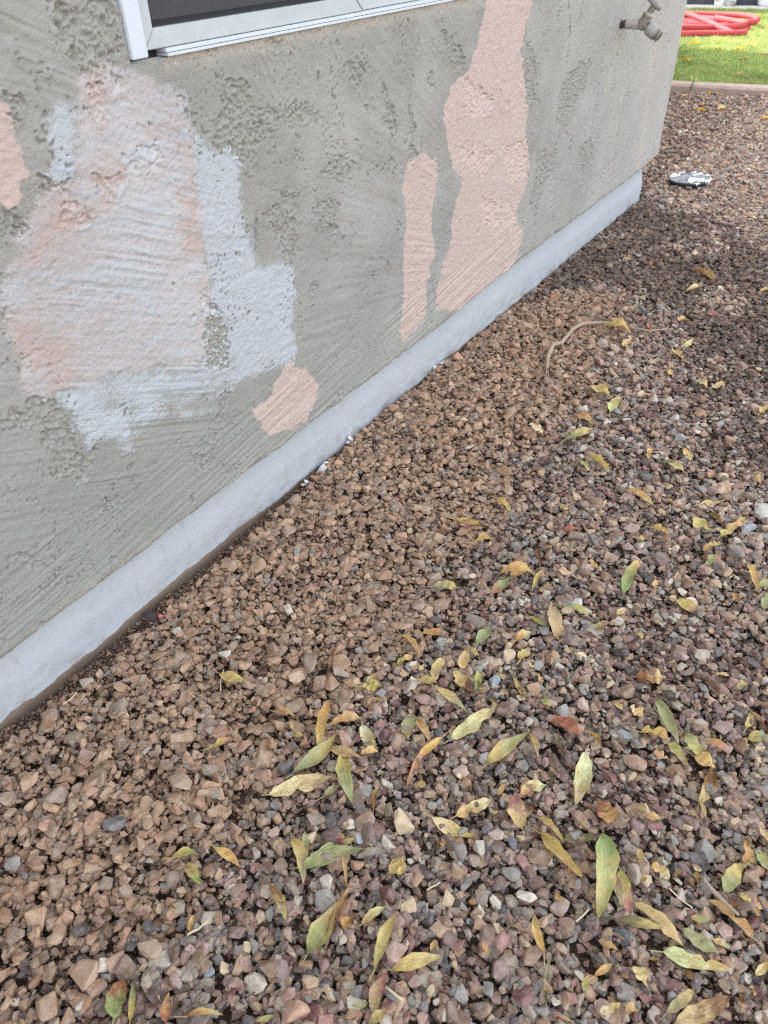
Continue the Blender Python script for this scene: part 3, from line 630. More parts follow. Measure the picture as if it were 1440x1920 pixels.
# the 300 stones that show largest: single pieces of the gravel
px, py, dp = proj(np.stack([X, Yp, Zs], -1)); inf = (px > 4) & (px < 1436) & (py > 4) & (py < 1916) & (dp > 0.1) & (Zs > -0.09)
top = HM[np.clip(ixs, 0, HM.shape[0] - 1), np.clip(iys, 0, HM.shape[1] - 1)] <= Zs + 0.5 * c_ + 0.0015
score = np.where(inf & top, np.sqrt(a_ * b_) / np.maximum(dp, 0.1), 0); score[-nx:] = np.where(inf[-nx:], 9, score[-nx:])
single = np.zeros(n_st, bool); single[np.argsort(-score)[:300]] = True
gravel = empty('gravel_bed', (0.0, 1.5, 0.0)); tag(gravel, 'mixed brown, pink and grey gravel spread beside the house', None, None, 'structure')
for i in np.nonzero(single)[0]:
    o = bpy.data.objects.new('stone', protos[idx_[i]]); C.objects.link(o); o.parent = gravel
    o.location = (X[i], Yp[i] - 1.5, Zs[i]); o.rotation_euler = (tx[i], ty[i], yaw[i]); o.scale = (a_[i], b_[i], c_[i])
    o['scol'] = [float(v) for v in cols[i]]; o['sseed'] = float(seed_[i])
    if i >= n_st - len(PAINTED): o['label'] = 'stone splashed with white paint'
rest = np.nonzero(~single & (Zs > -0.09))[0]
def instancer(name, pts, rots, scs, idx, coll, extra, parent=None):
    me = bpy.data.meshes.new(name); me.vertices.add(len(pts)); me.vertices.foreach_set('co', np.asarray(pts, np.float32).ravel())
    for nm, A in (('irot', rots), ('iscl', scs)):
        at = me.attributes.new(nm, 'FLOAT_VECTOR', 'POINT'); at.data.foreach_set('vector', np.asarray(A, np.float32).ravel())
    at = me.attributes.new('iidx', 'INT', 'POINT'); at.data.foreach_set('value', np.asarray(idx, np.int32))
    for nm, A in extra.items():
        A = np.asarray(A, np.float32)
        if A.ndim == 2:
            at = me.attributes.new(nm, 'FLOAT_VECTOR', 'POINT'); at.data.foreach_set('vector', A.ravel())
        else:
            at = me.attributes.new(nm, 'FLOAT', 'POINT'); at.data.foreach_set('value', A)
    o = link(name, me, None, parent)
    g = bpy.data.node_groups.new(name + '_scatter', 'GeometryNodeTree'); g.interface.new_socket('Geometry', in_out='INPUT', socket_type='NodeSocketGeometry'); g.interface.new_socket('Geometry', in_out='OUTPUT', socket_type='NodeSocketGeometry')
    gi, go = g.nodes.new('NodeGroupInput'), g.nodes.new('NodeGroupOutput')
    ci = g.nodes.new('GeometryNodeCollectionInfo'); ci.inputs['Collection'].default_value = coll; ci.inputs['Separate Children'].default_value = True; ci.inputs['Reset Children'].default_value = True
    ip = g.nodes.new('GeometryNodeInstanceOnPoints'); ip.inputs['Pick Instance'].default_value = True
    def na(nm, t):
        n = g.nodes.new('GeometryNodeInputNamedAttribute'); n.data_type = t; n.inputs['Name'].default_value = nm; return n.outputs['Attribute']
    er = g.nodes.new('FunctionNodeEulerToRotation'); L = g.links.new
    L(na('irot', 'FLOAT_VECTOR'), er.inputs[0]); L(er.outputs[0], ip.inputs['Rotation']); L(na('iscl', 'FLOAT_VECTOR'), ip.inputs['Scale']); L(na('iidx', 'INT'), ip.inputs['Instance Index'])
    L(gi.outputs[0], ip.inputs['Points']); L(ci.outputs[0], ip.inputs['Instance']); L(ip.outputs[0], go.inputs[0])
    md = o.modifiers.new('scatter', 'NODES'); md.node_group = g
    return o
small = instancer('small_stones', np.stack([X, Yp - 1.5, Zs], -1)[rest], np.stack([tx, ty, yaw], -1)[rest], np.stack([a_, b_, c_], -1)[rest], idx_[rest], pc, {'scol': cols[rest], 'sseed': seed_[rest]}, gravel)
tag(small, None, None, None, 'stuff')
def top_at(x, y, r=0.004):
    i, j, k = int((x - HX0) / RES), int((y - HY0) / RES), max(1, int(r / RES))
    if not (k < i < HM.shape[0] - k and k < j < HM.shape[1] - k): return 0.02
    return float(HM[i - k:i + k + 1, j - k:j + k + 1].max())

# ------------------------------------------------------------------ lawn, kerb, far side of the yard
K2 = np.array([KERB_D[0], KERB_D[1], 0]); KN = np.array([-KERB_D[1], KERB_D[0], 0])
def kp(s, n, z): return Vector((KERB_A[0] + s * KERB_D[0] + n * KN[0], KERB_A[1] + s * KERB_D[1] + n * KN[1], z))
M_kerb = simple('brown_concrete', (0.36, 0.265, 0.215), 0.9, 0.25, 18, bump=0.003)
kerb = empty('kerb', kp(0, 0, 0)); tag(kerb, 'low brown concrete kerb between the gravel and the lawn', 'kerb')
for s0, s1 in ((-4.0, -1.25), (-1.243, 0.095), (0.102, 1.45), (1.457, 2.8), (2.807, 5.5)):
    bm = bmesh.new(); prof = [(0.0, -0.12), (0.0, 0.030), (0.012, 0.043), (0.10, 0.045), (0.115, 0.035), (0.115, -0.12)]
    A = [bm.verts.new(kp(s0, n, z)) for n, z in prof]; B = [bm.verts.new(kp(s1, n, z)) for n, z in prof]
    for i in range(len(prof)): j = (i + 1) % len(prof); bm.faces.new((A[i], B[i], B[j], A[j]))
    bm.faces.new(A); bm.faces.new(B[::-1])
    o = link('kerb_section', bm_mesh('kerb_section', bm), M_kerb, kerb); o.matrix_parent_inverse = Matrix.Translation(-kp(0, 0, 0))
M_lawnsoil = simple('lawn_soil', (0.16, 0.20, 0.07), 0.95, 0.4, 30)
bm = bmesh.new(); vs = [bm.verts.new(kp(s, n, 0.018)) for s, n in ((-9, 0.116), (9, 0.116), (9, 4.30), (-9, 4.30))]; bm.faces.new(vs)
lawn = link('lawn', bm_mesh('lawn', bm), M_lawnsoil); tag(lawn, 'lawn ground beyond the kerb', None, None, 'structure')
def grass_material():
    t = NT('grass_blades'); col = t.attr('scol', 'INSTANCER', 'Color'); t.b.inputs['Subsurface Weight'].default_value = 0.0
    tr = t.new('ShaderNodeBsdfTranslucent'); t.put(tr.inputs[0], col); mx = t.new('ShaderNodeMixShader'); mx.inputs[0].default_value = 0.35
    t.fin(col, 0.6, 0.3); t.l.new(t.b.outputs[0], mx.inputs[1]); t.l.new(tr.outputs[0], mx.inputs[2]); t.l.new(mx.outputs[0], t.out.inputs['Surface']); return t.m
M_grass = grass_material(); tc = bpy.data.collections.new('grass_shapes')
for i in range(6):
    r = random.Random(500 + i); bm = bmesh.new()
    for k in range(16):
        x, y = r.gauss(0, 0.012), r.gauss(0, 0.012); a = r.uniform(0, 6.28); L = r.uniform(0.018, 0.04); w = 0.0016; le = r.uniform(0.1, 0.9) * L
        dx, dy = math.cos(a), math.sin(a); p = [(x - dy * w, y + dx * w, 0), (x + dy * w, y - dx * w, 0), (x + dx * le * .4 + dy * w * .8, y + dy * le * .4 - dx * w * .8, L * .6), (x + dx * le * .4 - dy * w * .8, y + dy * le * .4 + dx * w * .8, L * .6), (x + dx * le, y + dy * le, L)]
        v_ = [bm.verts.new(q) for q in p]; bm.faces.new(v_[:4]); bm.faces.new((v_[3], v_[2], v_[4]))
    me = bm_mesh('tuft', bm); me.materials.append(M_grass); o = bpy.data.objects.new('tuft_shape_%d' % i, me); tc.objects.link(o)
ng = 52000; gs = rg.uniform(-2.6, 3.2, ng); gn = 0.118 + 4.16 * rg.random(ng) ** 1.25
gp = np.stack([KERB_A[0] + gs * KERB_D[0] + gn * KN[0], KERB_A[1] + gs * KERB_D[1] + gn * KN[1], np.full(ng, 0.018)], -1)
gc = np.array([0.20, 0.31, 0.08]) + rg.random(ng)[:, None] * np.array([0.30, 0.22, 0.10]); gc *= (0.55 + 0.9 * fbm(gp[:, 0] / 0.3, gp[:, 1] / 0.3, 451, 3))[:, None]
gr = instancer('grass', gp, np.stack([0 * gs, 0 * gs, rg.uniform(0, 6.28, ng)], -1), np.ones((ng, 3)) * rg.uniform(0.7, 1.25, ng)[:, None], rg.integers(0, 6, ng), tc, {'scol': gc})
tag(gr, 'short green lawn grass', 'grass', None, 'stuff')
M_conc = simple('pale_concrete', (0.58, 0.54, 0.48), 0.9, 0.15, 12, bump=0.003)
def strip(name, s0, s1, n0_, n1_, z0, z1, mat, bevel=0.006):
    bm = bmesh.new(); add_box(bm, s0, s1, n0_, n1_, z0, z1, bevel=bevel)
    M = Matrix(((KERB_D[0], KN[0], 0, KERB_A[0]), (KERB_D[1], KN[1], 0, KERB_A[1]), (0, 0, 1, 0), (0, 0, 0, 1))); bm.transform(M); return link(name, bm_mesh(name, bm), mat)
FAR = 4.30
o = strip('concrete_edging', -6, 7, FAR, FAR + 0.22, -0.1, 0.055, M_conc); tag(o, 'pale concrete edging strip along the far side of the lawn', 'edging')
o = strip('patio', -6, 7, FAR + 0.222, FAR + 4, -0.1, 0.05, simple('patio_concrete', (0.45, 0.43, 0.40), 0.9, 0.1, 5)); tag(o, 'concrete patio behind the edging', None, None, 'structure')
M_fence = simple('slate_panel', (0.055, 0.06, 0.075), 0.6, 0.1, 4)
fence = empty('boundary_fence', kp(0, FAR + 0.25, 0)); tag(fence, 'dark slate panel fence standing behind the far edging', 'fence')
for k in range(8):
    o = strip('panel', -6 + 1.6 * k, -6 + 1.6 * k + 1.592, FAR + 0.235, FAR + 0.275, 0.052, 1.7, M_fence); o.parent = fence; o.matrix_parent_inverse = Matrix.Translation(-kp(0, FAR + 0.25, 0))
def lathe(bm, prof, c, n=28):
    rings = [[bm.verts.new((c[0] + r * math.cos(2 * math.pi * k / n), c[1] + r * math.sin(2 * math.pi * k / n), c[2] + z)) for k in range(n)] for r, z in prof]
    for a, b in zip(rings, rings[1:]):
        for k in range(n): bm.faces.new((a[k], a[(k + 1) % n], b[(k + 1) % n], b[k]))
    bm.faces.new(rings[0][::-1]); bm.faces.new(rings[-1])
def post_material():
    t = NT('flaking_white_paint'); v = t.coord(); n = t.noise(v, 14, 5, 0.7); c = t.mix(t.ramp(n, 0.50, 0.56), (0.70, 0.74, 0.77), (0.36, 0.33, 0.30)); return t.fin(c, 0.7)
M_post = post_material(); M_postw = simple('white_post_paint', (0.74, 0.78, 0.82), 0.5, 0.05, 6)
for (pxx, rr_, mt, lab) in ((1357, 0.105, M_post, 'round white post with flaking paint standing on the far edging'), (1450, 0.16, M_postw, 'wide clean white round post partly cut off beside the fence')):
    g0 = ground(pxx, 11, 0.055); bm = bmesh.new(); lathe(bm, [(rr_ * 0.9, 0), (rr_ * 1.0, 0.02), (rr_ * 1.02, 0.10), (rr_ * 0.97, 0.14), (rr_ * 0.96, 2.3)], (0, 0, 0))
    o = link('post', bm_mesh('post', bm, True), mt); o.location = (g0[0], g0[1] + 0.03, 0.055); tag(o, lab, 'post')

# garden hose: a loose flattened pile of loops
M_hose = simple('red_rubber', (0.46, 0.055, 0.06), 0.75, 0.2, 10, spec=0.3)
hose = empty('garden_hose', (-2.02, 8.0, 0.03)); tag(hose, 'thick coral red garden hose lying coiled on the sunny lawn', 'hose')
bm = bmesh.new(); r_ = random.Random(3); pts = []
turns = 5; nn = turns * 30
for i in range(nn + 1):
    t_ = i / nn; a = 2 * math.pi * turns * t_; lay = int(turns * t_)
    rx = 0.52 - 0.10 * ((lay * 2) % 4) + 0.05 * math.sin(a * 0.37 + lay) + 0.02 * math.sin(a * 2.3); ry = 0.42 - 0.09 * ((lay * 3) % 4)
    pts.append((-2.06 + 0.03 * math.sin(lay * 2.1) + rx * math.cos(a), 8.0 + ry * math.sin(a), 0.050 + 0.013 * lay * (0.7 + 0.3 * math.sin(a * 1.0 + lay * 1.7)) + 0.006 * math.sin(3 * a)))
add_tube(bm, pts, 0.0225, 12)
coil = link('coil', bm_mesh('coil', bm, True), M_hose); coil.parent = hose; coil.matrix_parent_inverse = Matrix.Translation((2.02, -8.0, -0.03))
bm = bmesh.new(); pts = []
for i in range(25):
    t_ = i / 24; pts.append((-2.42 + 0.92 * t_, 8.18 - 0.62 * t_ + 0.10 * math.sin(4.5 * t_), 0.150 - 0.09 * t_ ** 1.6))
add_tube(bm, pts, 0.0225, 12)
for dy_ in (0,):
    p2 = [(-1.44 - 0.02 * i, 7.56 - 0.02 * math.sin(i * 0.3) - 0.012 * i, 0.062) for i in range(0, 30)]; add_tube(bm, p2, 0.0225, 12)
fe = link('free_end', bm_mesh('free_end', bm, True), M_hose); fe.parent = hose; fe.matrix_parent_inverse = Matrix.Translation((2.02, -8.0, -0.03))

# ------------------------------------------------------------------ tap on the wall
def brass():
    t = NT('weathered_brass'); v = t.coord(); n = t.noise(v, 90, 5, 0.65); n2 = t.noise(v, 30, 3)
    c = t.mix(n2, (0.19, 0.17, 0.135), (0.34, 0.315, 0.275)); c = t.mix(t.ramp(n, 0.5, 0.7, 0, 0.7), c, (0.16, 0.125, 0.09)); t.bump(n, 0.002); return t.fin(c, 0.5, 0.5, 0.35)
M_brass = brass(); M_tapw = simple('lime_scaled_brass', (0.40, 0.375, 0.32), 0.8, 0.3, 90, bump=0.001); M_rust = simple('dark_rust', (0.06, 0.045, 0.04), 0.9, 0.5, 120, bump=0.003)
M_tgrey = simple('grey_scaled_metal', (0.34, 0.335, 0.315), 0.7, 0.3, 60, metal=0.1)
TY = 2.475
def T(px_, py_): p = onplane_y(px_, py_, TY); return Vector(p)
wallp = Vector((XS - 0.004, TY - 0.006, 0.632))
tap = empty('tap', tuple(wallp)); tag(tap, 'weathered brass garden tap sticking out of the wall near the corner', 'tap')
def tpart(name, bm, mat, smooth=True):
    me = bm_mesh(name, bm, smooth); o = link(name, me, mat); o.parent = tap; o.matrix_parent_inverse = Matrix.Translation(-wallp)
    if smooth:
        try: me.set_sharp_from_angle(angle=math.radians(40))
        except Exception: pass
    return o
def cyl(bm, a, b, prof, n=20):
    a, b = Vector(a), Vector(b); add_tube(bm, [a + (b - a) * t for t, r in prof], [r for t, r in prof], n)
p0, p1, p2 = T(1163, 46), T(1174, 45), T(1198, 45)
bm = bmesh.new(); cyl(bm, wallp, p1, [(0, .0075), (.35, .0075), (.36, .0105), (.55, .0105), (.56, .0085), (.75, .009), (.76, .0115), (.95, .011), (1, .009)], 14); tpart('pipe', bm, M_rust)
bm = bmesh.new(); cyl(bm, p1 - Vector((.001, 0, 0)), p2, [(0, .0108), (.05, .0122), (.6, .0118), (.62, .0128), (.98, .0128), (1, .0115)], 18); tpart('threaded_collar', bm, M_tapw)
bm = bmesh.new(); cyl(bm, T(1188, 46), T(1194, 46), [(0, .0138), (1, .0138)], 6); tpart('nut', bm, M_tapw, False)
vb = T(1204, 47); vt = T(1216, 27)
bm = bmesh.new(); cyl(bm, vb + (vb - vt) * 0.42, vt, [(0, .006), (.10, .0125), (.3, .0150), (.75, .0140), (.9, .0135), (.91, .0150), (1, .0148)], 22)
cyl(bm, p2 - Vector((.004, 0, 0)), vb, [(0, .0112), (1, .0125)], 18); o_ = T(1214, 50); cyl(bm, vb, o_, [(0, .0125), (1, .0110)], 18); tpart('valve_body', bm, M_brass)
bm = bmesh.new(); cyl(bm, vt, T(1219, 22), [(0, .0120), (.6, .0112), (.62, .0085), (1, .0082)], 20); tpart('bonnet', bm, M_tapw)
bm = bmesh.new(); cyl(bm, T(1219, 22), T(1225, 13), [(0, .0098), (1, .0098)], 6); tpart('packing_nut', bm, M_brass, False)
bm = bmesh.new(); hc = T(1228, 8); cyl(bm, T(1225, 13), hc, [(0, .0042), (1, .0042)], 12)
hd = (T(1238, 18) - hc); hd.y = 0; e1 = hc + hd * 1.0; e2 = hc - hd * 1.3
add_tube(bm, [e2, hc - hd * .5, hc, hc + hd * .55, e1], [.0055, .0062, .0085, .0062, .0055], 14); tpart('handle', bm, simple('grey_cast_handle', (0.24, 0.215, 0.205), 0.7, 0.3, 80))
q0, q1 = T(1214, 50), T(1236, 68)
bm = bmesh.new(); cyl(bm, q0, q1, [(0, .0115), (.08, .0165), (.16, .0178), (.62, .0182), (.63, .0170), (.66, .0170), (.67, .0188), (.72, .0185)], 26); tpart('vacuum_breaker', bm, M_tgrey)
bm = bmesh.new(); cyl(bm, q0 + (q1 - q0) * .70, q0 + (q1 - q0) * 1.05, [(0, .0150), (.3, .0152), (.32, .0142), (.5, .0150), (.52, .0140), (.7, .0148), (1, .0138)], 24); tpart('outlet', bm, M_brass)
bm = bmesh.new(); cyl(bm, q0 + (q1 - q0) * 1.045, q0 + (q1 - q0) * 1.056, [(0, .0085), (1, .0085)], 18); tpart('outlet_bore_shade', bm, M_dark)  # black disc in place of the shaded hole

# ------------------------------------------------------------------ black lid smeared with white paint
def lid_material():
    t = NT('black_plastic_with_paint'); v = t.coord(); n = t.noise(t.vmul(v, (1, 1.6, 1)), 16, 4, 0.6)
    c = t.mix(t.ramp(n, 0.53, 0.58), (0.022, 0.022, 0.026), (0.78, 0.80, 0.82)); return t.fin(c, t.ramp(n, 0.47, 0.52, 0.3, 0.6), 0.5)
lp = ground(1292, 341, 0.03); bm = bmesh.new()
lathe(bm, [(0.062, -0.016), (0.075, -0.010), (0.080, 0.0), (0.081, 0.008), (0.076, 0.010), (0.070, 0.006), (0.03, 0.011), (0.002, 0.013)], (0, 0, 0), 40)
bmesh.ops.scale(bm, vec=(1.0, 0.72, 1.0), verts=bm.verts)
lid = link('lid', bm_mesh('lid', bm, True), lid_material()); lid.location = (lp[0], lp[1], top_at(lp[0], lp[1], 0.03) + 0.010); lid.rotation_euler = (0.16, -0.05, 0.15); tag(lid, 'oval black plastic lid smeared with white paint lying on gravel beyond the corner', 'lid')

# ------------------------------------------------------------------ sticks and straws
M_twig = simple('grey_twig_bark', (0.36, 0.27, 0.20), 0.9, 0.3, 120, bump=0.002); M_straw = simple('pale_straw', (0.55, 0.45, 0.30), 0.8, 0.2, 60)
def stick(name, pts, rads, lab, mat=M_twig, group=None, forks=(), lift=0.004, n=8):
    P = [ground(*p, 0.016) for p in pts]
    Q = []
    for i in range(len(P) - 1):
        for k in range(4):
            t_ = k / 4; Q.append(P[i] * (1 - t_) + P[i + 1] * t_)
    Q.append(P[-1]); zz = np.array([top_at(q[0], q[1], 0.006) for q in Q])
    if len(zz) > 5: zz = np.convolve(np.pad(zz, 3, 'edge'), np.ones(7) / 7, 'valid')
    r2 = np.interp(np.linspace(0, 1, len(Q)), np.linspace(0, 1, len(rads)), rads)
    Q = [(q[0], q[1], z_ + r * 0.8 + lift) for q, z_, r in zip(Q, zz, r2)]
    o = empty(name, Q[0]) if forks else None
    bm = bmesh.new(); add_tube(bm, Q, list(r2), n)
    if not forks:
        o = link(name, bm_mesh(name, bm, True), mat); tag(o, lab, 'twig', group); return o
    M0 = Matrix.Translation(-Vector(Q[0]))
    s = link('stem', bm_mesh('stem', bm, True), mat, o); s.matrix_parent_inverse = M0
    for fk, fr in forks:
        f = [ground(*p, 0.016) for p in fk]; f = [(q[0], q[1], np.interp(0, [0], [max(top_at(q[0], q[1], 0.005), min(z for _, _, z in Q) - 0.004)]) + fr[0]) for q in f]
        bm = bmesh.new(); add_tube(bm, f, fr, 6); s = link('side_shoot', bm_mesh('side_shoot', bm, True), mat, o); s.matrix_parent_inverse = M0
    tag(o, lab, 'twig', group); return o
stick('twig', [(1024,700),(1026,676),(1036,652),(1052,648),(1072,624),(1092,612),(1120,609),(1150,610),(1180,618),(1215,626),(1250,622)], [.0042,.0058,.0062,.0056,.005,.0052,.0042,.0036,.0030,.0024,.0014],
      'long bent grey twig lying across the tan gravel', forks=[([(1024,700),(1022,716)],[.003,.001]),([(1026,698),(1028,712)],[.0025,.0008]),([(1052,650),(1058,660)],[.004,.0032]),([(1074,630),(1064,646)],[.0024,.0012]),([(1092,612),(1086,606)],[.003,.002])])
stick('twig', [(1313,1652),(1330,1675),(1355,1700),(1380,1724)], [.0022,.0026,.0022,.0014], 'thin pale twig beside the long torn tan leaf', M_twig)
stick('straw', [(1250,1673),(1272,1690),(1296,1707)], [.0009,.0009,.0008], 'short straight pale straw above the dark olive leaf', M_straw)
stick('straw', [(724,1856),(756,1882)], [.0012,.0012], 'short stiff straw beside the pink tipped leaf at the bottom', M_straw)
stick('straw', [(1146,1387),(1160,1408),(1178,1430)], [.0014,.0014,.0010], 'grey stalk lying below the blue grey stone', M_twig)
stick('straw', [(800,1674),(825,1658)], [.0010,.0008], 'tiny pale straw above the stones in the middle', M_straw)
stick('straw', [(1078,1735),(1102,1710)], [.0009,.0009], 'tiny straw below the bright green leaf', M_straw)
stick('straw', [(415,1300),(414,1278),(420,1258)], [.0008,.0008,.0007], 'thin curved straw beside the lone yellow leaf on tan gravel', M_straw)
stick('straw', [(354,1760),(395,1735)], [.0013,.0012], 'pale straw near the orange scrap on the near gravel', M_straw)
stick('straw', [(815,1040),(838,1018)], [.0011,.0009], 'thin stalk on the tan gravel near the curled brown leaf', M_twig)
stick('straw', [(120,1325),(138,1313),(147,1303)], [.0009,.0009,.0008], 'pale root fibre in the dirt beside the plinth', M_straw)
stick('straw', [(1150,668),(1158,682)], [.0012,.0010], 'short grey stalk between the twig and white stones', M_twig)

# dark scrap with a pink end in the dirt at the foot of the wall
bs = ground(282, 1160, -0.004); bm = bmesh.new()
pts = [(bs[0] - 0.012 + 0.006 * i, bs[1] + 0.0015 * i * (1 if i < 4 else .3) - 0.004, 0.004 + 0.006 * math.sin(i * 0.7)) for i in range(7)]
add_tube(bm, pts, [.003, .006, .0075, .008, .007, .005, .002], 7); bmesh.ops.scale(bm, vec=(1, 1, 0.6), verts=bm.verts)
sc_ = empty('bark_scrap', tuple(bs)); tag(sc_, 'dark curled scrap of bark with a pink end against the plinth', 'scrap')
o = link('bark', bm_mesh('bark', bm), simple('dark_bark', (0.055, 0.04, 0.04), 0.8, 0.3, 80), sc_); o.matrix_parent_inverse = Matrix.Translation(-Vector(bs))
e_ = ground(304, 1162, 0.0); bm = bmesh.new(); add_tube(bm, [(e_[0] - .008, e_[1] + .002, .006), (e_[0], e_[1], .008), (e_[0] + .004, e_[1] - .006, .003)], [.002, .0042, .0018], 7)
o = link('pink_end', bm_mesh('pink_end', bm), simple('pink_plastic', (0.65, 0.16, 0.15), 0.5), sc_); o.matrix_parent_inverse = Matrix.Translation(-Vector(bs))

# ------------------------------------------------------------------ fallen leaves
def leaf_material():
    t = NT('fallen_leaf'); uv = t.new('ShaderNodeUVMap').outputs[0]; sp = t.new('ShaderNodeSeparateXYZ'); t.put(sp.inputs[0], uv); u, w = sp.outputs[0], sp.outputs[1]
    A, B, sd = t.attr('leaf_a', 'OBJECT', 'Color'), t.attr('leaf_b', 'OBJECT', 'Color'), t.attr('leaf_s', 'OBJECT', 'Fac')
    cmb = t.new('ShaderNodeCombineXYZ'); t.put(cmb.inputs[0], t.math('MULTIPLY', sd, 51.0)); t.put(cmb.inputs[1], t.math('MULTIPLY', sd, 17.0))
    p = t.vadd(t.vmul(uv, (1.0, 0.45, 1)), cmb.outputs[0]); n = t.noise(p, 4, 4, 0.6); n2 = t.noise(p, 16, 4, 0.65); n3 = t.noise(p, 45, 2)
    c = t.mix(t.ramp(t.math('ADD', t.math('MULTIPLY', u, 0.9), t.math('MULTIPLY_ADD', n, 1.6, -0.75)), 0.25, 0.75), A, B)
    c = t.mix(t.ramp(n2, 0.3, 0.7, 0.0, 0.7), c, t.mix(1.0, c, (0.60, 0.52, 0.45), 'MULTIPLY'))
    c = t.mix(t.ramp(n2, 0.63, 0.70, 0, 0.8), c, (0.13, 0.075, 0.04)); c = t.mix(t.ramp(n3, 0.62, 0.75, 0, 0.45), c, (0.30, 0.21, 0.12))
    d = t.math('ABSOLUTE', t.math('SUBTRACT', w, 0.5))
    rib = t.ramp(d, 0.018, 0.05, 0.55, 0.0)
    c = t.mix(rib, c, t.mix(0.5, c, (0.60, 0.52, 0.30)))
    v2 = t.math('SINE', t.math('MULTIPLY', t.math('SUBTRACT', u, t.math('MULTIPLY', d, 0.35)), 95.0)); c = t.mix(t.ramp(v2, 0.72, 1.0, 0, 0.22), c, t.mix(1.0, c, (0.7, 0.62, 0.5), 'MULTIPLY'))
    t.bump(t.math('ADD', t.math('MULTIPLY', n2, 0.6), t.math('MULTIPLY', rib, 0.8)), 0.0012, 0.8)
    tr = t.new('ShaderNodeBsdfTranslucent'); t.put(tr.inputs[0], c); mx = t.new('ShaderNodeMixShader'); mx.inputs[0].default_value = 0.18
    t.fin(c, 0.55, 0.35); t.l.new(t.b.outputs[0], mx.inputs[1]); t.l.new(tr.outputs[0], mx.inputs[2]); t.l.new(mx.outputs[0], t.out.inputs['Surface']); return t.m
M_leaf = leaf_material()
LC = {'y': ((208,180,116), 'yellow'), 't': ((198,170,124), 'tan'), 'o': ((190,152,100), 'orange'), 'g': ((160,160,116), 'grey green'), 'G': ((150,160,98), 'bright green'), 'l': ((190,172,110), 'olive'),
      'c': ((220,204,156), 'cream'), 'r': ((166,104,80), 'terracotta'), 'p': ((188,136,116), 'pink'), 'b': ((136,94,60), 'brown'), 'd': ((70,52,46), 'dark brown'), 'Y': ((230,184,40), 'golden'), 'k': ((112,108,72), 'dark green')}
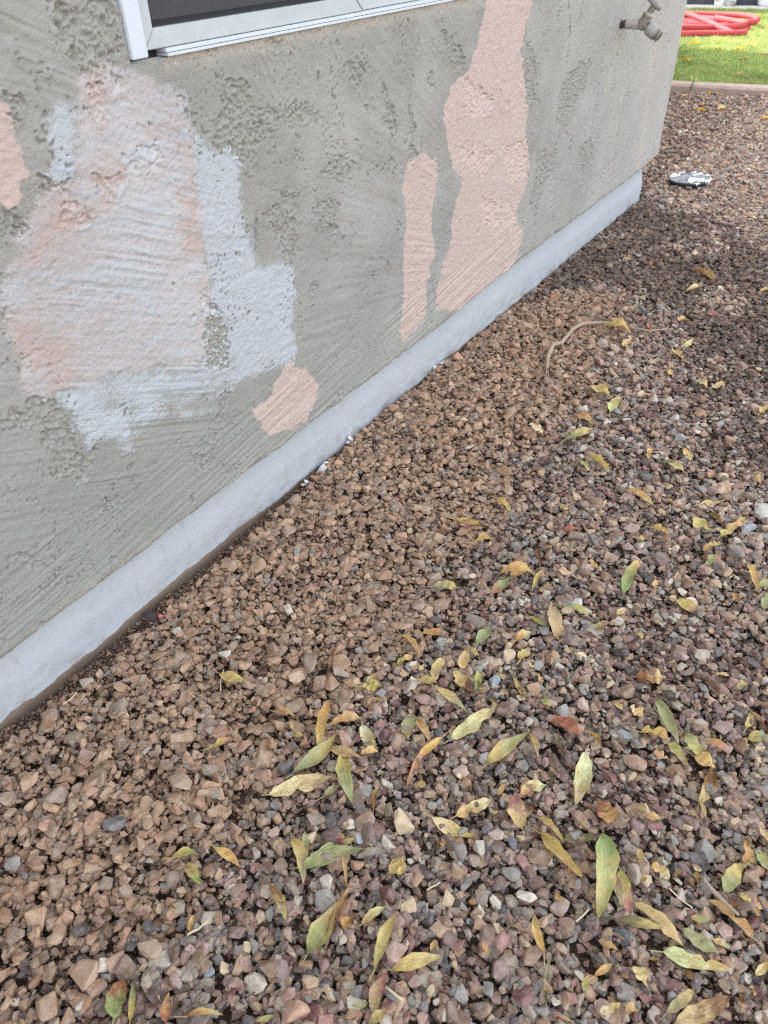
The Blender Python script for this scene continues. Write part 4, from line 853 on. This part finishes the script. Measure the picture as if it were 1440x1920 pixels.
# base x, base y, tip x, tip y, width, colours (base, tip), flags: f flat, k curled, n notched, s scrap; label for the ones with a look of their own
LV = """598 1407 620 1317 27 yo k|tall ochre leaf folded along its rib beside the pair of yellow leaves
622 1362 682 1350 20 yt k|yellow leaf lying crosswise beside the tall ochre leaf
552 1456 632 1380 25 gl f|long grey green leaf with its tip under the tall ochre leaf
617 1403 683 1433 20 yt k|yellow curled leaf slanting below the crosswise yellow leaf
680 1363 703 1413 22 cl f|pale yellow green oval leaf pointing at the camera
677 1423 710 1413 13 yy s|
773 1343 763 1392 22 gl f|upright grey green leaf side by side with a yellow leaf
783 1353 808 1397 21 yt k|
827 1390 760 1480 22 yp kn|yellow and pink crumpled leaf below the green and yellow pair
845 1387 932 1333 26 ct fn|broad pale cream leaf with a bite out of its side
813 1297 880 1340 15 yg f|slim leaf half yellow and half green ending at the cream leaf
853 1262 888 1306 26 yb n|yellow leaf with a big brown stain
863 1257 878 1223 20 yt f|
813 1280 835 1237 19 ty f|
780 1282 820 1288 14 ll k|
680 1291 717 1293 22 yl f|stubby yellow leaf overlapping a green one on the tan gravel edge
690 1288 706 1266 13 gl f|
753 1200 790 1235 14 yt k|
792 1190 835 1195 14 yo k|
895 1213 923 1173 21 gg f|grey green oval leaf below the green and pink leaf
870 1217 898 1232 10 gl k|
813 1103 860 1105 15 gl f|grey green leaf alone on the tan gravel
920 1120 958 1083 20 pg k|leaf half pink and half green
937 1078 1005 1083 17 yy k|yellow curled leaf lying level above the pink and green leaf
960 1085 985 1062 20 yy n|
890 1023 928 1022 12 yl k|
850 982 917 992 11 lb k|narrow curled olive brown leaf on tan gravel
523 1343 555 1348 13 ol k|
550 1380 570 1387 8 yy s|
745 1247 773 1236 10 ly s|
897 1263 890 1307 15 lk f|
998 1107 1015 1077 12 ly k|
1000 1027 1013 1073 9 db k|
1167 1120 1200 1058 21 Gl f|bright yellow green leaf alone among grey stones
1055 997 1088 995 9 rr f|small flat orange red leaf
1223 995 1253 1008 12 yy k|
1298 977 1333 1000 20 yl n|
1350 1010 1390 987 22 yt n|big ragged yellow leaf near the right edge above the pale slab stone
1323 967 1353 990 10 kb k|
1317 1040 1343 1027 13 oy s|
1322 1070 1335 1057 13 gg s|
1397 1070 1417 1113 17 yt k|
1419 1110 1442 1092 17 Gg f|green leaf cut by the right edge beside a yellow one
1430 1152 1445 1110 17 gG fn|
1263 1130 1323 1153 15 ly k|yellow olive leaf arched over the stones
1157 1160 1173 1147 12 yc s|
1045 1207 1033 1130 26 tt f|large tan leaf pointing up beside a slim green one
1050 1140 1110 1157 11 gl k|slim curved green leaf touching the large tan leaf
993 1157 1023 1183 9 lg k|
967 1207 997 1190 17 yc k|
975 1243 990 1213 20 yc n|
1115 1182 1137 1178 12 lb s|
1192 1272 1248 1274 36 bt fn|broad brown leaf half buried in the gravel
1230 1315 1273 1403 22 gg k|long grey green curled leaf above the yellow crumpled leaf
1225 1343 1248 1362 15 gg s|
1180 1330 1203 1347 18 cy s|
1200 1377 1255 1397 24 yo kn|crumpled ochre leaf under the long grey green leaf
1227 1407 1252 1420 15 yc s|
1252 1393 1290 1437 19 lt k|
1283 1383 1317 1423 20 gl f|
1320 1393 1367 1410 14 op k|
1300 1420 1342 1442 22 oy n|
1397 1370 1408 1330 14 lg f|
1407 1333 1442 1365 10 tb k|
1398 1388 1445 1394 17 lg f|
1033 1358 1090 1388 24 rr k|terracotta red leaf lying among purple grey stones
1047 1380 1057 1440 8 bd k|
1092 1373 1130 1417 11 lb k|
992 1383 1010 1423 12 yt k|
912 1437 990 1380 24 lg f|broad pale green leaf lying diagonally
1095 1420 1078 1512 32 cl f|big cream leaf with a thin drawn out tip
963 1270 992 1313 12 ly k|
1013 1317 1032 1327 12 Gl s|
1338 1273 1365 1273 6 lt s|
1382 1297 1397 1283 15 gl s|
505 1490 627 1468 29 ct fn|long pale tan leaf with two bites out of its lower edge
607 1497 643 1473 12 gg f|
645 1420 662 1512 28 lg f|drooping olive green leaf beside the long pale tan leaf
700 1523 710 1477 13 bo k|
855 1533 923 1500 24 yc n|bright yellow leaf with a torn side
808 1538 893 1573 23 cl f|pale leaf with a fine pink tip
547 1573 570 1667 24 yg fn|upright green leaf crossed by a long green leaf
560 1627 687 1600 26 gg f|longest green leaf lying level
600 1600 667 1577 15 gl f|
567 1618 573 1563 17 gg f|
643 1600 650 1667 9 tl k|
730 1637 757 1607 23 ly n|
507 1667 537 1733 19 bl f|brownish green narrow leaf on its own
578 1792 633 1703 38 Gt f|large leaf going from green to brown
613 1773 655 1673 20 bo k|brown twisted leaf leaning on the green and brown leaf
703 1827 743 1720 28 ty k|long tan leaf folded open like a boat
677 1733 727 1703 17 tc k|
643 1747 668 1720 21 ob n|
735 1822 830 1800 26 yt f|ochre leaf lying level near the bottom
700 1905 727 1828 33 tp k|tan leaf with a pink tip at the bottom
808 1793 817 1767 11 ll k|
660 1893 690 1883 14 gg s|
693 1922 727 1897 20 ll f|
480 1917 523 1903 10 lg f|
1130 1565 1120 1728 44 Gt f|very large bright green leaf with one tan half
1160 1640 1180 1723 25 lp f|leaf with a deep pink edge beside the very large green leaf
1133 1627 1165 1707 17 pg f|
1013 1570 1090 1650 26 lo k|olive and rust leaf running under the very large green leaf
1007 1537 1057 1583 15 ly k|
1057 1580 1113 1573 24 kk f|dark green leaf behind the very large green leaf
1017 1573 1030 1627 13 lt k|
980 1557 967 1490 30 tp f|upright leaf flushed pink and tan
975 1493 1025 1477 24 yc n|
1153 1548 1117 1505 42 or f|broad orange brown leaf
1210 1537 1237 1537 15 oy s|
1308 1512 1335 1438 34 tb kn|big ragged tan leaf under a grey stone
1307 1503 1323 1537 8 tl k|
1390 1627 1390 1570 21 ob n|ochre and brown leaf torn at its base
1412 1600 1445 1645 18 gl f|
1427 1553 1442 1590 14 cy f|
1353 1678 1385 1623 32 gl f|pale green leaf with dark specks
1382 1683 1403 1700 10 yy s|
1407 1765 1323 1690 24 yt kn|long torn tan leaf with a ragged end
1187 1700 1280 1780 30 tc kn|long ragged tan leaf full of tears
1157 1727 1243 1745 17 kl f|dark olive leaf with a hooked stalk
1277 1747 1348 1793 23 gg f|grey green leaf overlapping the big cream curved leaf
1240 1788 1363 1823 34 cl fn|big cream curved leaf with green edges
1333 1767 1367 1782 12 tc k|
1293 1723 1327 1733 12 lg f|
1018 1793 1000 1717 21 yt k|
1248 1903 1300 1857 23 gl f|green leaf beside a broad brown one at the bottom edge
1265 1922 1367 1872 40 tb f|broad dull brown leaf cut by the bottom edge
1023 1887 1033 1793 9 kg k|very thin dark green curled leaf
1112 1837 1147 1810 17 yl k|
1093 1863 1102 1833 14 Gl f|
1183 1817 1212 1857 22 cy n|
1127 1780 1157 1788 15 oy k|
1122 1907 1160 1890 20 cy n|
1167 1907 1193 1897 20 oy s|
1415 1833 1437 1807 17 cy f|
1035 1903 1077 1918 10 pt k|
1220 1627 1250 1657 17 yc s|
1065 1627 1083 1647 17 ob n|
1297 1637 1310 1667 13 ob k|
413 1267 467 1285 18 yl f|lone yellow leaf on the tan gravel near the plinth
392 1405 442 1392 13 yo kn|ragged yellow leaf on the tan gravel
325 1613 375 1607 19 lG k|
350 1627 382 1667 23 lG k|yellow green leaf bent over beside a yellow leaf
405 1597 452 1630 19 yo f|glossy yellow leaf on the near tan gravel
357 1750 367 1722 9 oy s|
217 1915 238 1840 36 Gb f|green and brown leaf pinned under stones at the bottom
247 1922 252 1843 12 lG f|
315 1925 322 1870 20 ro k|
353 1917 423 1912 14 oy k|
1300 510 1340 533 15 oy k|bright ochre leaf alone on the dark gravel
1287 548 1313 540 9 tc k|
1130 622 1183 635 13 ly k|olive yellow curled leaf under the long twig
1168 653 1182 638 14 yc s|
1268 610 1288 603 12 ly s|
1327 595 1343 587 10 pr s|
1283 657 1297 643 12 lc s|
1260 658 1280 677 17 yl n|
1107 733 1143 752 18 yl f|yellow leaf with a red stalk end just below the twig
1143 778 1160 757 19 cl f|
1082 782 1112 800 14 oo f|plain orange leaf where tan and mixed gravel meet
1057 832 1113 810 13 Gy f|yellow green leaf at the edge of the tan gravel
990 807 1017 817 10 cc s|
1213 867 1222 847 10 oy s|
1280 847 1293 868 12 yc f|
1242 872 1285 893 13 gl f|slim sage green leaf in the middle of the pale stones
1087 867 1100 888 12 Gl f|
1107 863 1143 890 15 yt k|
1310 953 1357 945 12 yl f|
1173 927 1227 957 12 yt k|
1423 780 1442 768 14 yo n|
1300 720 1325 733 17 gl n|
1333 733 1357 720 14 ly n|
1327 900 1340 892 10 op s|
1247 700 1258 707 10 yy s|
1215 612 1218 626 8 pr s|
1425 548 1442 545 8 yt k|
1015 887 1043 878 12 dd k|black brown curled leaf on the tan gravel
1055 840 1078 838 12 dd f|
932 940 957 962 14 yl k|
1232 1092 1225 1108 12 yt s|
1310 206 1324 203 12 YY f|brightest golden leaf on the far gravel below the kerb
1346 204 1359 201 9 yy f|
1329 174 1338 170 8 YY f|
1430 228 1444 223 8 YY f|
1280 180 1292 178 6 ot s|
1208 495 1220 502 10 oo s|
1040 1680 1052 1700 10 oy s|
905 1770 915 1790 10 oo s|
760 1620 745 1640 12 oy s|
935 1490 950 1470 9 oo s|
1150 1320 1165 1335 9 ly s|
1105 1055 1118 1068 10 yo s|
1190 1015 1205 1022 9 oy s|
1370 1120 1385 1130 12 ob s|
1245 940 1258 948 9 oy s|
1410 900 1425 912 11 yt k|
1380 985 1395 975 9 oy s|
540 1360 552 1372 8 yt s|
1050 950 1062 962 9 yt s|
1190 1190 1205 1200 9 oy s|
880 1690 893 1700 8 ot s|
1410 1690 1425 1710 10 pt s|
"""
def leaf_mesh(L, w, flags, r):
    nu, nv = (14, 6) if L > 0.02 else (8, 4)
    scrap = 's' in flags; notch = 'n' in flags
    curl = r.uniform(1.0, 2.0) if 'k' in flags else r.uniform(0.2, 0.9)
    bend = r.uniform(-0.12, 0.10) * L if 'f' in flags else r.uniform(-0.22, 0.10) * L
    tw = r.uniform(-0.5, 0.5) * (1.0 if 'k' in flags else 0.5); side = r.uniform(-0.08, 0.08) * L; ph_ = r.uniform(0, 9)
    bites = [(r.uniform(0.25, 0.85), r.choice((-1, 1)), r.uniform(0.05, 0.12), r.uniform(0.3, 0.85)) for _ in range(r.choice((1, 2, 3)))] if (notch or scrap) else []
    vs, uvs = [], []
    for i in range(nu + 1):
        t_ = i / nu
        pr = (math.sin(math.pi * min(1, t_ ** 0.85)) ** 0.8) * (1 - 0.22 * t_) * 1.08 if not scrap else (0.55 + 0.45 * math.sin(math.pi * t_)) * (0.35 if t_ in (0, 1) else 1)
        pr = max(pr, 0.03)
        for j in range(nv + 1):
            s_ = j / nv * 2 - 1; hw = 0.5 * w * pr
            for (bt, bs_, bw, bd) in bites:
                if s_ * bs_ > 0: hw *= 1 - bd * math.exp(-((t_ - bt) / bw) ** 2)
            hw *= 1 + 0.07 * math.sin(23 * t_ + ph_ + 2 * s_) * (1 if abs(s_) == 1 else 0)
            a = s_ * curl * 0.8; yy = hw * (math.sin(a) / max(0.01, curl * 0.8)); zz = hw * (1 - math.cos(a)) / max(0.01, curl * 0.8) * 1.2 + 0.12 * hw * abs(s_)
            zz += 0.12 * w * math.sin(9 * t_ + ph_ + s_ * 1.5) * abs(s_) + 0.05 * w * math.sin(21 * t_ + 2 * ph_ - s_ * 2)
            b_a = tw * (t_ - 0.5); y2 = yy * math.cos(b_a) - zz * math.sin(b_a); z2 = yy * math.sin(b_a) + zz * math.cos(b_a)
            vs.append((L * (t_ - 0.5), y2 + side * math.sin(math.pi * t_), z2 + bend * (1 - (2 * t_ - 1) ** 2) * -1 + 0.02 * L)); uvs.append((t_, j / nv))
    fs = [(i * (nv + 1) + j, (i + 1) * (nv + 1) + j, (i + 1) * (nv + 1) + j + 1, i * (nv + 1) + j + 1) for i in range(nu) for j in range(nv)]
    n0 = len(vs)
    if not scrap and L > 0.025:                                         # stalk
        rr_ = 0.0007; pts = [(-L * 0.5 - 0.006 * k, 0.0012 * k * math.sin(ph_), 0.02 * L - 0.0006 * k) for k in range(3)]
        pts = [(-L * 0.42, 0, 0.02 * L - bend * 0.3)] + pts
        for p in pts:
            for q in ((0, rr_), (-rr_, -rr_), (rr_, -rr_)): vs.append((p[0], p[1] + q[0], p[2] + q[1])); uvs.append((0.0, 0.5))
        for k in range(3):
            for q in range(3): a0 = n0 + k * 3 + q; a1 = n0 + k * 3 + (q + 1) % 3; fs.append((a0, a1, a1 + 3, a0 + 3))
    me = bpy.data.meshes.new('leaf'); me.from_pydata(vs, [], fs); uvl = me.uv_layers.new(name='UVMap')
    for lp_ in me.loops: uvl.data[lp_.index].uv = uvs[lp_.vertex_index]
    for p in me.polygons: p.use_smooth = True
    me.materials.append(M_leaf); return me
rows = []
for ln in LV.strip().split('\n'):
    d_, lab = ln.split('|'); q = d_.split(); rows.append((*map(float, q[:5]), q[5], q[6], lab))
LAND = [((r[0] + r[2]) / 2, (r[1] + r[3]) / 2, 'the ' + r[7]) for r in rows if r[7]] + [(1100, 625, 'the long bent twig'), (1292, 340, 'the black lid'), (1350, 165, 'the kerb'), (1425, 975, 'the pale slab stone')]
SHORT = {}
used = set(r[7] for r in rows if r[7])
def short(s):
    w_ = s.split()
    for k in range(len(w_)):
        if k > 2 and w_[k] in ('beside', 'with', 'under', 'below', 'above', 'lying', 'near', 'on', 'alone', 'crossed', 'overlapping', 'leaning', 'ending', 'going', 'folded', 'half', 'pointing', 'side', 'slanting', 'touching', 'cut', 'over', 'running', 'flushed', 'arched', 'behind', 'just', 'in', 'torn', 'full', 'pinned', 'among', 'at', 'bent'):
            if len([x for x in LAND if x[2].startswith(' '.join(w_[:k]) + ' ') or x[2] == ' '.join(w_[:k])]) == 1 and k > 2: return ' '.join(w_[:k])
    return ' '.join(w_)
LANDS = [(a, b, short(c)) for a, b, c in LAND]; LANDS = [l for l in LANDS if len(l[2].split()) <= 8]
def auto_label(r):
    cx, cy = (r[0] + r[2]) / 2, (r[1] + r[3]) / 2; L = math.hypot(r[2] - r[0], r[3] - r[1])
    ca, cb_ = LC[r[5][0]][1], LC[r[5][1]][1]; colr = ca if ca == cb_ else ca + ' and ' + cb_
    size = 'tiny' if L < 18 else 'small' if L < 34 else 'narrow' if r[4] / L < 0.35 else 'broad'
    noun = 'leaf scrap' if 's' in r[6] else 'torn leaf' if 'n' in r[6] else 'curled leaf' if 'k' in r[6] else 'flat leaf'
    for lx, ly, nm in sorted(LANDS, key=lambda l: math.hypot(l[0] - cx, l[1] - cy))[:6]:
        dx, dy = lx - cx, ly - cy
        rel_ = ('below' if dy < 0 else 'above') if abs(dy) > abs(dx) * 0.8 else ('right of' if dx < 0 else 'left of')
        s = f'{size} {colr} {noun} {rel_} {nm}'
        if s not in used and len(s.split()) <= 16: return s
    return s
for i, r in enumerate(rows):
    rr_ = random.Random(900 + i); bx, by, tx_, ty_, wpx, cc, fl, lab = r
    B, T_ = ground(bx, by), ground(tx_, ty_); ctr = (B + T_) / 2; dpt = proj(ctr)[2]
    dv = T_ - B; L = float(np.hypot(dv[0], dv[1]))
    # true width: undo the foreshortening of the ground for leaves seen crosswise
    nrm = np.array([-dv[1], dv[0], 0]) / L; q0 = proj(ctr + nrm * 0.005); q1 = proj(ctr - nrm * 0.005); ppm = math.hypot(q0[0] - q1[0], q0[1] - q1[1]) / 0.01
    w = min(wpx / ppm, 0.62 * L if 's' not in fl else 0.9 * L) * 1.14
    me = leaf_mesh(L, w, fl, rr_); o = bpy.data.objects.new('leaf', me); C.objects.link(o)
    smp = [(top_at(ctr[0] + dv[0] * a, ctr[1] + dv[1] * a, min(0.009, w / 2))) for a in (-0.4, -0.2, 0, 0.2, 0.4)]
    zb, zt = max(smp[0], smp[1] - 0.002), max(smp[4], smp[3] - 0.002); pitch = math.atan2(zt - zb, L * 0.8); zc = max(np.mean(smp), (zb + zt) / 2) + 0.0002
    if fl.find('n') >= 0 and 'half buried' in lab: zc -= 0.004
    o.location = (ctr[0], ctr[1], zc); o.rotation_euler = (rr_.uniform(-0.22, 0.22), -max(-0.4, min(0.4, pitch)) + rr_.uniform(-0.08, 0.08), math.atan2(dv[1], dv[0]))
    o['leaf_a'] = [min(1, v * 1.14 * rr_.uniform(0.88, 1.1)) for v in lin(LC[cc[0]][0])]; o['leaf_b'] = [min(1, v * 1.14 * rr_.uniform(0.88, 1.1)) for v in lin(LC[cc[1]][0])]; o['leaf_s'] = rr_.random()
    if not lab: lab = auto_label(r); used.add(lab)
    tag(o, lab, 'leaf', 'fallen leaves on the gravel')
# shreds of dry leaf caught between the stones
SH = [(1000,1290,120,60),(760,1330,90,70),(1260,1420,130,90),(1330,1650,90,90),(1250,1840,130,60),(700,1640,110,80),(1290,1010,120,50),(1330,720,80,50),(880,1500,110,60),(1120,1600,70,70),(1180,680,60,50)]
r3 = random.Random(77); shapes = [leaf_mesh(1.0, 0.55, 'sk' if k % 2 else 'sn', random.Random(300 + k)) for k in range(8)]
for i in range(100):
    cx, cy, sx, sy = SH[i % len(SH)]; qx, qy = r3.gauss(cx, sx), r3.gauss(cy, sy)
    if not (10 < qx < 1430 and 420 < qy < 1910): continue
    p = ground(qx, qy); L = r3.uniform(0.007, 0.017); o = bpy.data.objects.new('leaf', r3.choice(shapes)); C.objects.link(o); o.scale = (L, L, L)
    o.location = (p[0], p[1], top_at(p[0], p[1], 0.005) + 0.0006); o.rotation_euler = (r3.uniform(-.6, .6), r3.uniform(-.6, .6), r3.uniform(0, 6.28))
    cc_ = r3.choice('yyttoocb'); ca = lin(LC[cc_][0]); k_ = r3.uniform(0.7, 1.0); o['leaf_a'] = [v * k_ for v in ca]; o['leaf_b'] = [v * k_ * 0.9 for v in ca]; o['leaf_s'] = r3.random()
    lab = 'tiny dry ' + auto_label((qx, qy, qx + 8, qy, 5, cc_ + cc_, 's', '')).replace('tiny ', '').replace('leaf scrap', 'leaf shred'); lab = lab if len(lab.split()) <= 16 else lab.replace('dry ', ''); used.add(lab); used.add(lab.replace('tiny dry', 'tiny').replace('shred', 'scrap'))
    tag(o, lab, 'leaf shred', 'dry leaf shreds between the stones')
# fallen leaves on the lawn
for i, (px_, py_, lab) in enumerate([(1348,96,'yellow leaf in the middle of the sunny grass'),(1387,95,'yellow leaf at the edge of the sunny grass'),(1410,86,'yellow leaf on the sunny grass nearest the hose end'),(1286,115,'yellow leaf in the shaded grass by the house corner'),(1394,115,'orange leaf on the line between sun and shade on the lawn'),(1300,84,'small yellow leaf on the sunny grass by the house corner'),(1402,52,'orange leaf on the grass beside the hose'),(1432,108,'pale leaf on the shaded grass near the frame edge'),(1385,146,'tan leaf low in the shaded grass by the kerb'),(1412,38,'faint yellow leaf beyond the hose')]):
    p = ground(px_, py_, 0.045); r2_ = random.Random(70 + i); me = leaf_mesh(0.075, 0.034, 'k' if i % 2 else 'n', r2_); o = bpy.data.objects.new('leaf', me); C.objects.link(o)
    o.location = (p[0], p[1], 0.050); o.rotation_euler = (r2_.uniform(-.2, .2), r2_.uniform(-.2, .2), r2_.uniform(-0.5, 0.5)); c = lin(LC['o' if 'orange' in lab else 'Y' if i < 6 else 't'][0]); o['leaf_a'] = list(c); o['leaf_b'] = list(c); o['leaf_s'] = r2_.random()
    tag(o, lab, 'leaf', 'fallen leaves on the lawn')
# weed in the joint of the kerb
wp = kp(0.098, -0.012, 0.0); weed = empty('weed', tuple(wp)); tag(weed, 'tiny green weed growing at the joint of the kerb', 'weed')
bm = bmesh.new(); add_tube(bm, [(0, 0, -0.02), (0.004, 0.002, 0.03), (0.010, 0.0, 0.075)], [.004, .003, .002], 6); o = link('stem', bm_mesh('stem', bm), simple('weed_stem', (0.14, 0.13, 0.06)), weed)
for k in range(6):
    a = k * 1.05; me = leaf_mesh(0.030, 0.014, 'f', random.Random(k)); o = link('foliage_leaf', me, None, weed); o.location = (0.010 + 0.014 * math.cos(a), 0.014 * math.sin(a), 0.066 + 0.004 * k); o.rotation_euler = (0, -0.3, a)
    for q in ('leaf_a', 'leaf_b'): o[q] = list(lin((190, 205, 110)))
    o['leaf_s'] = 0.1 * k
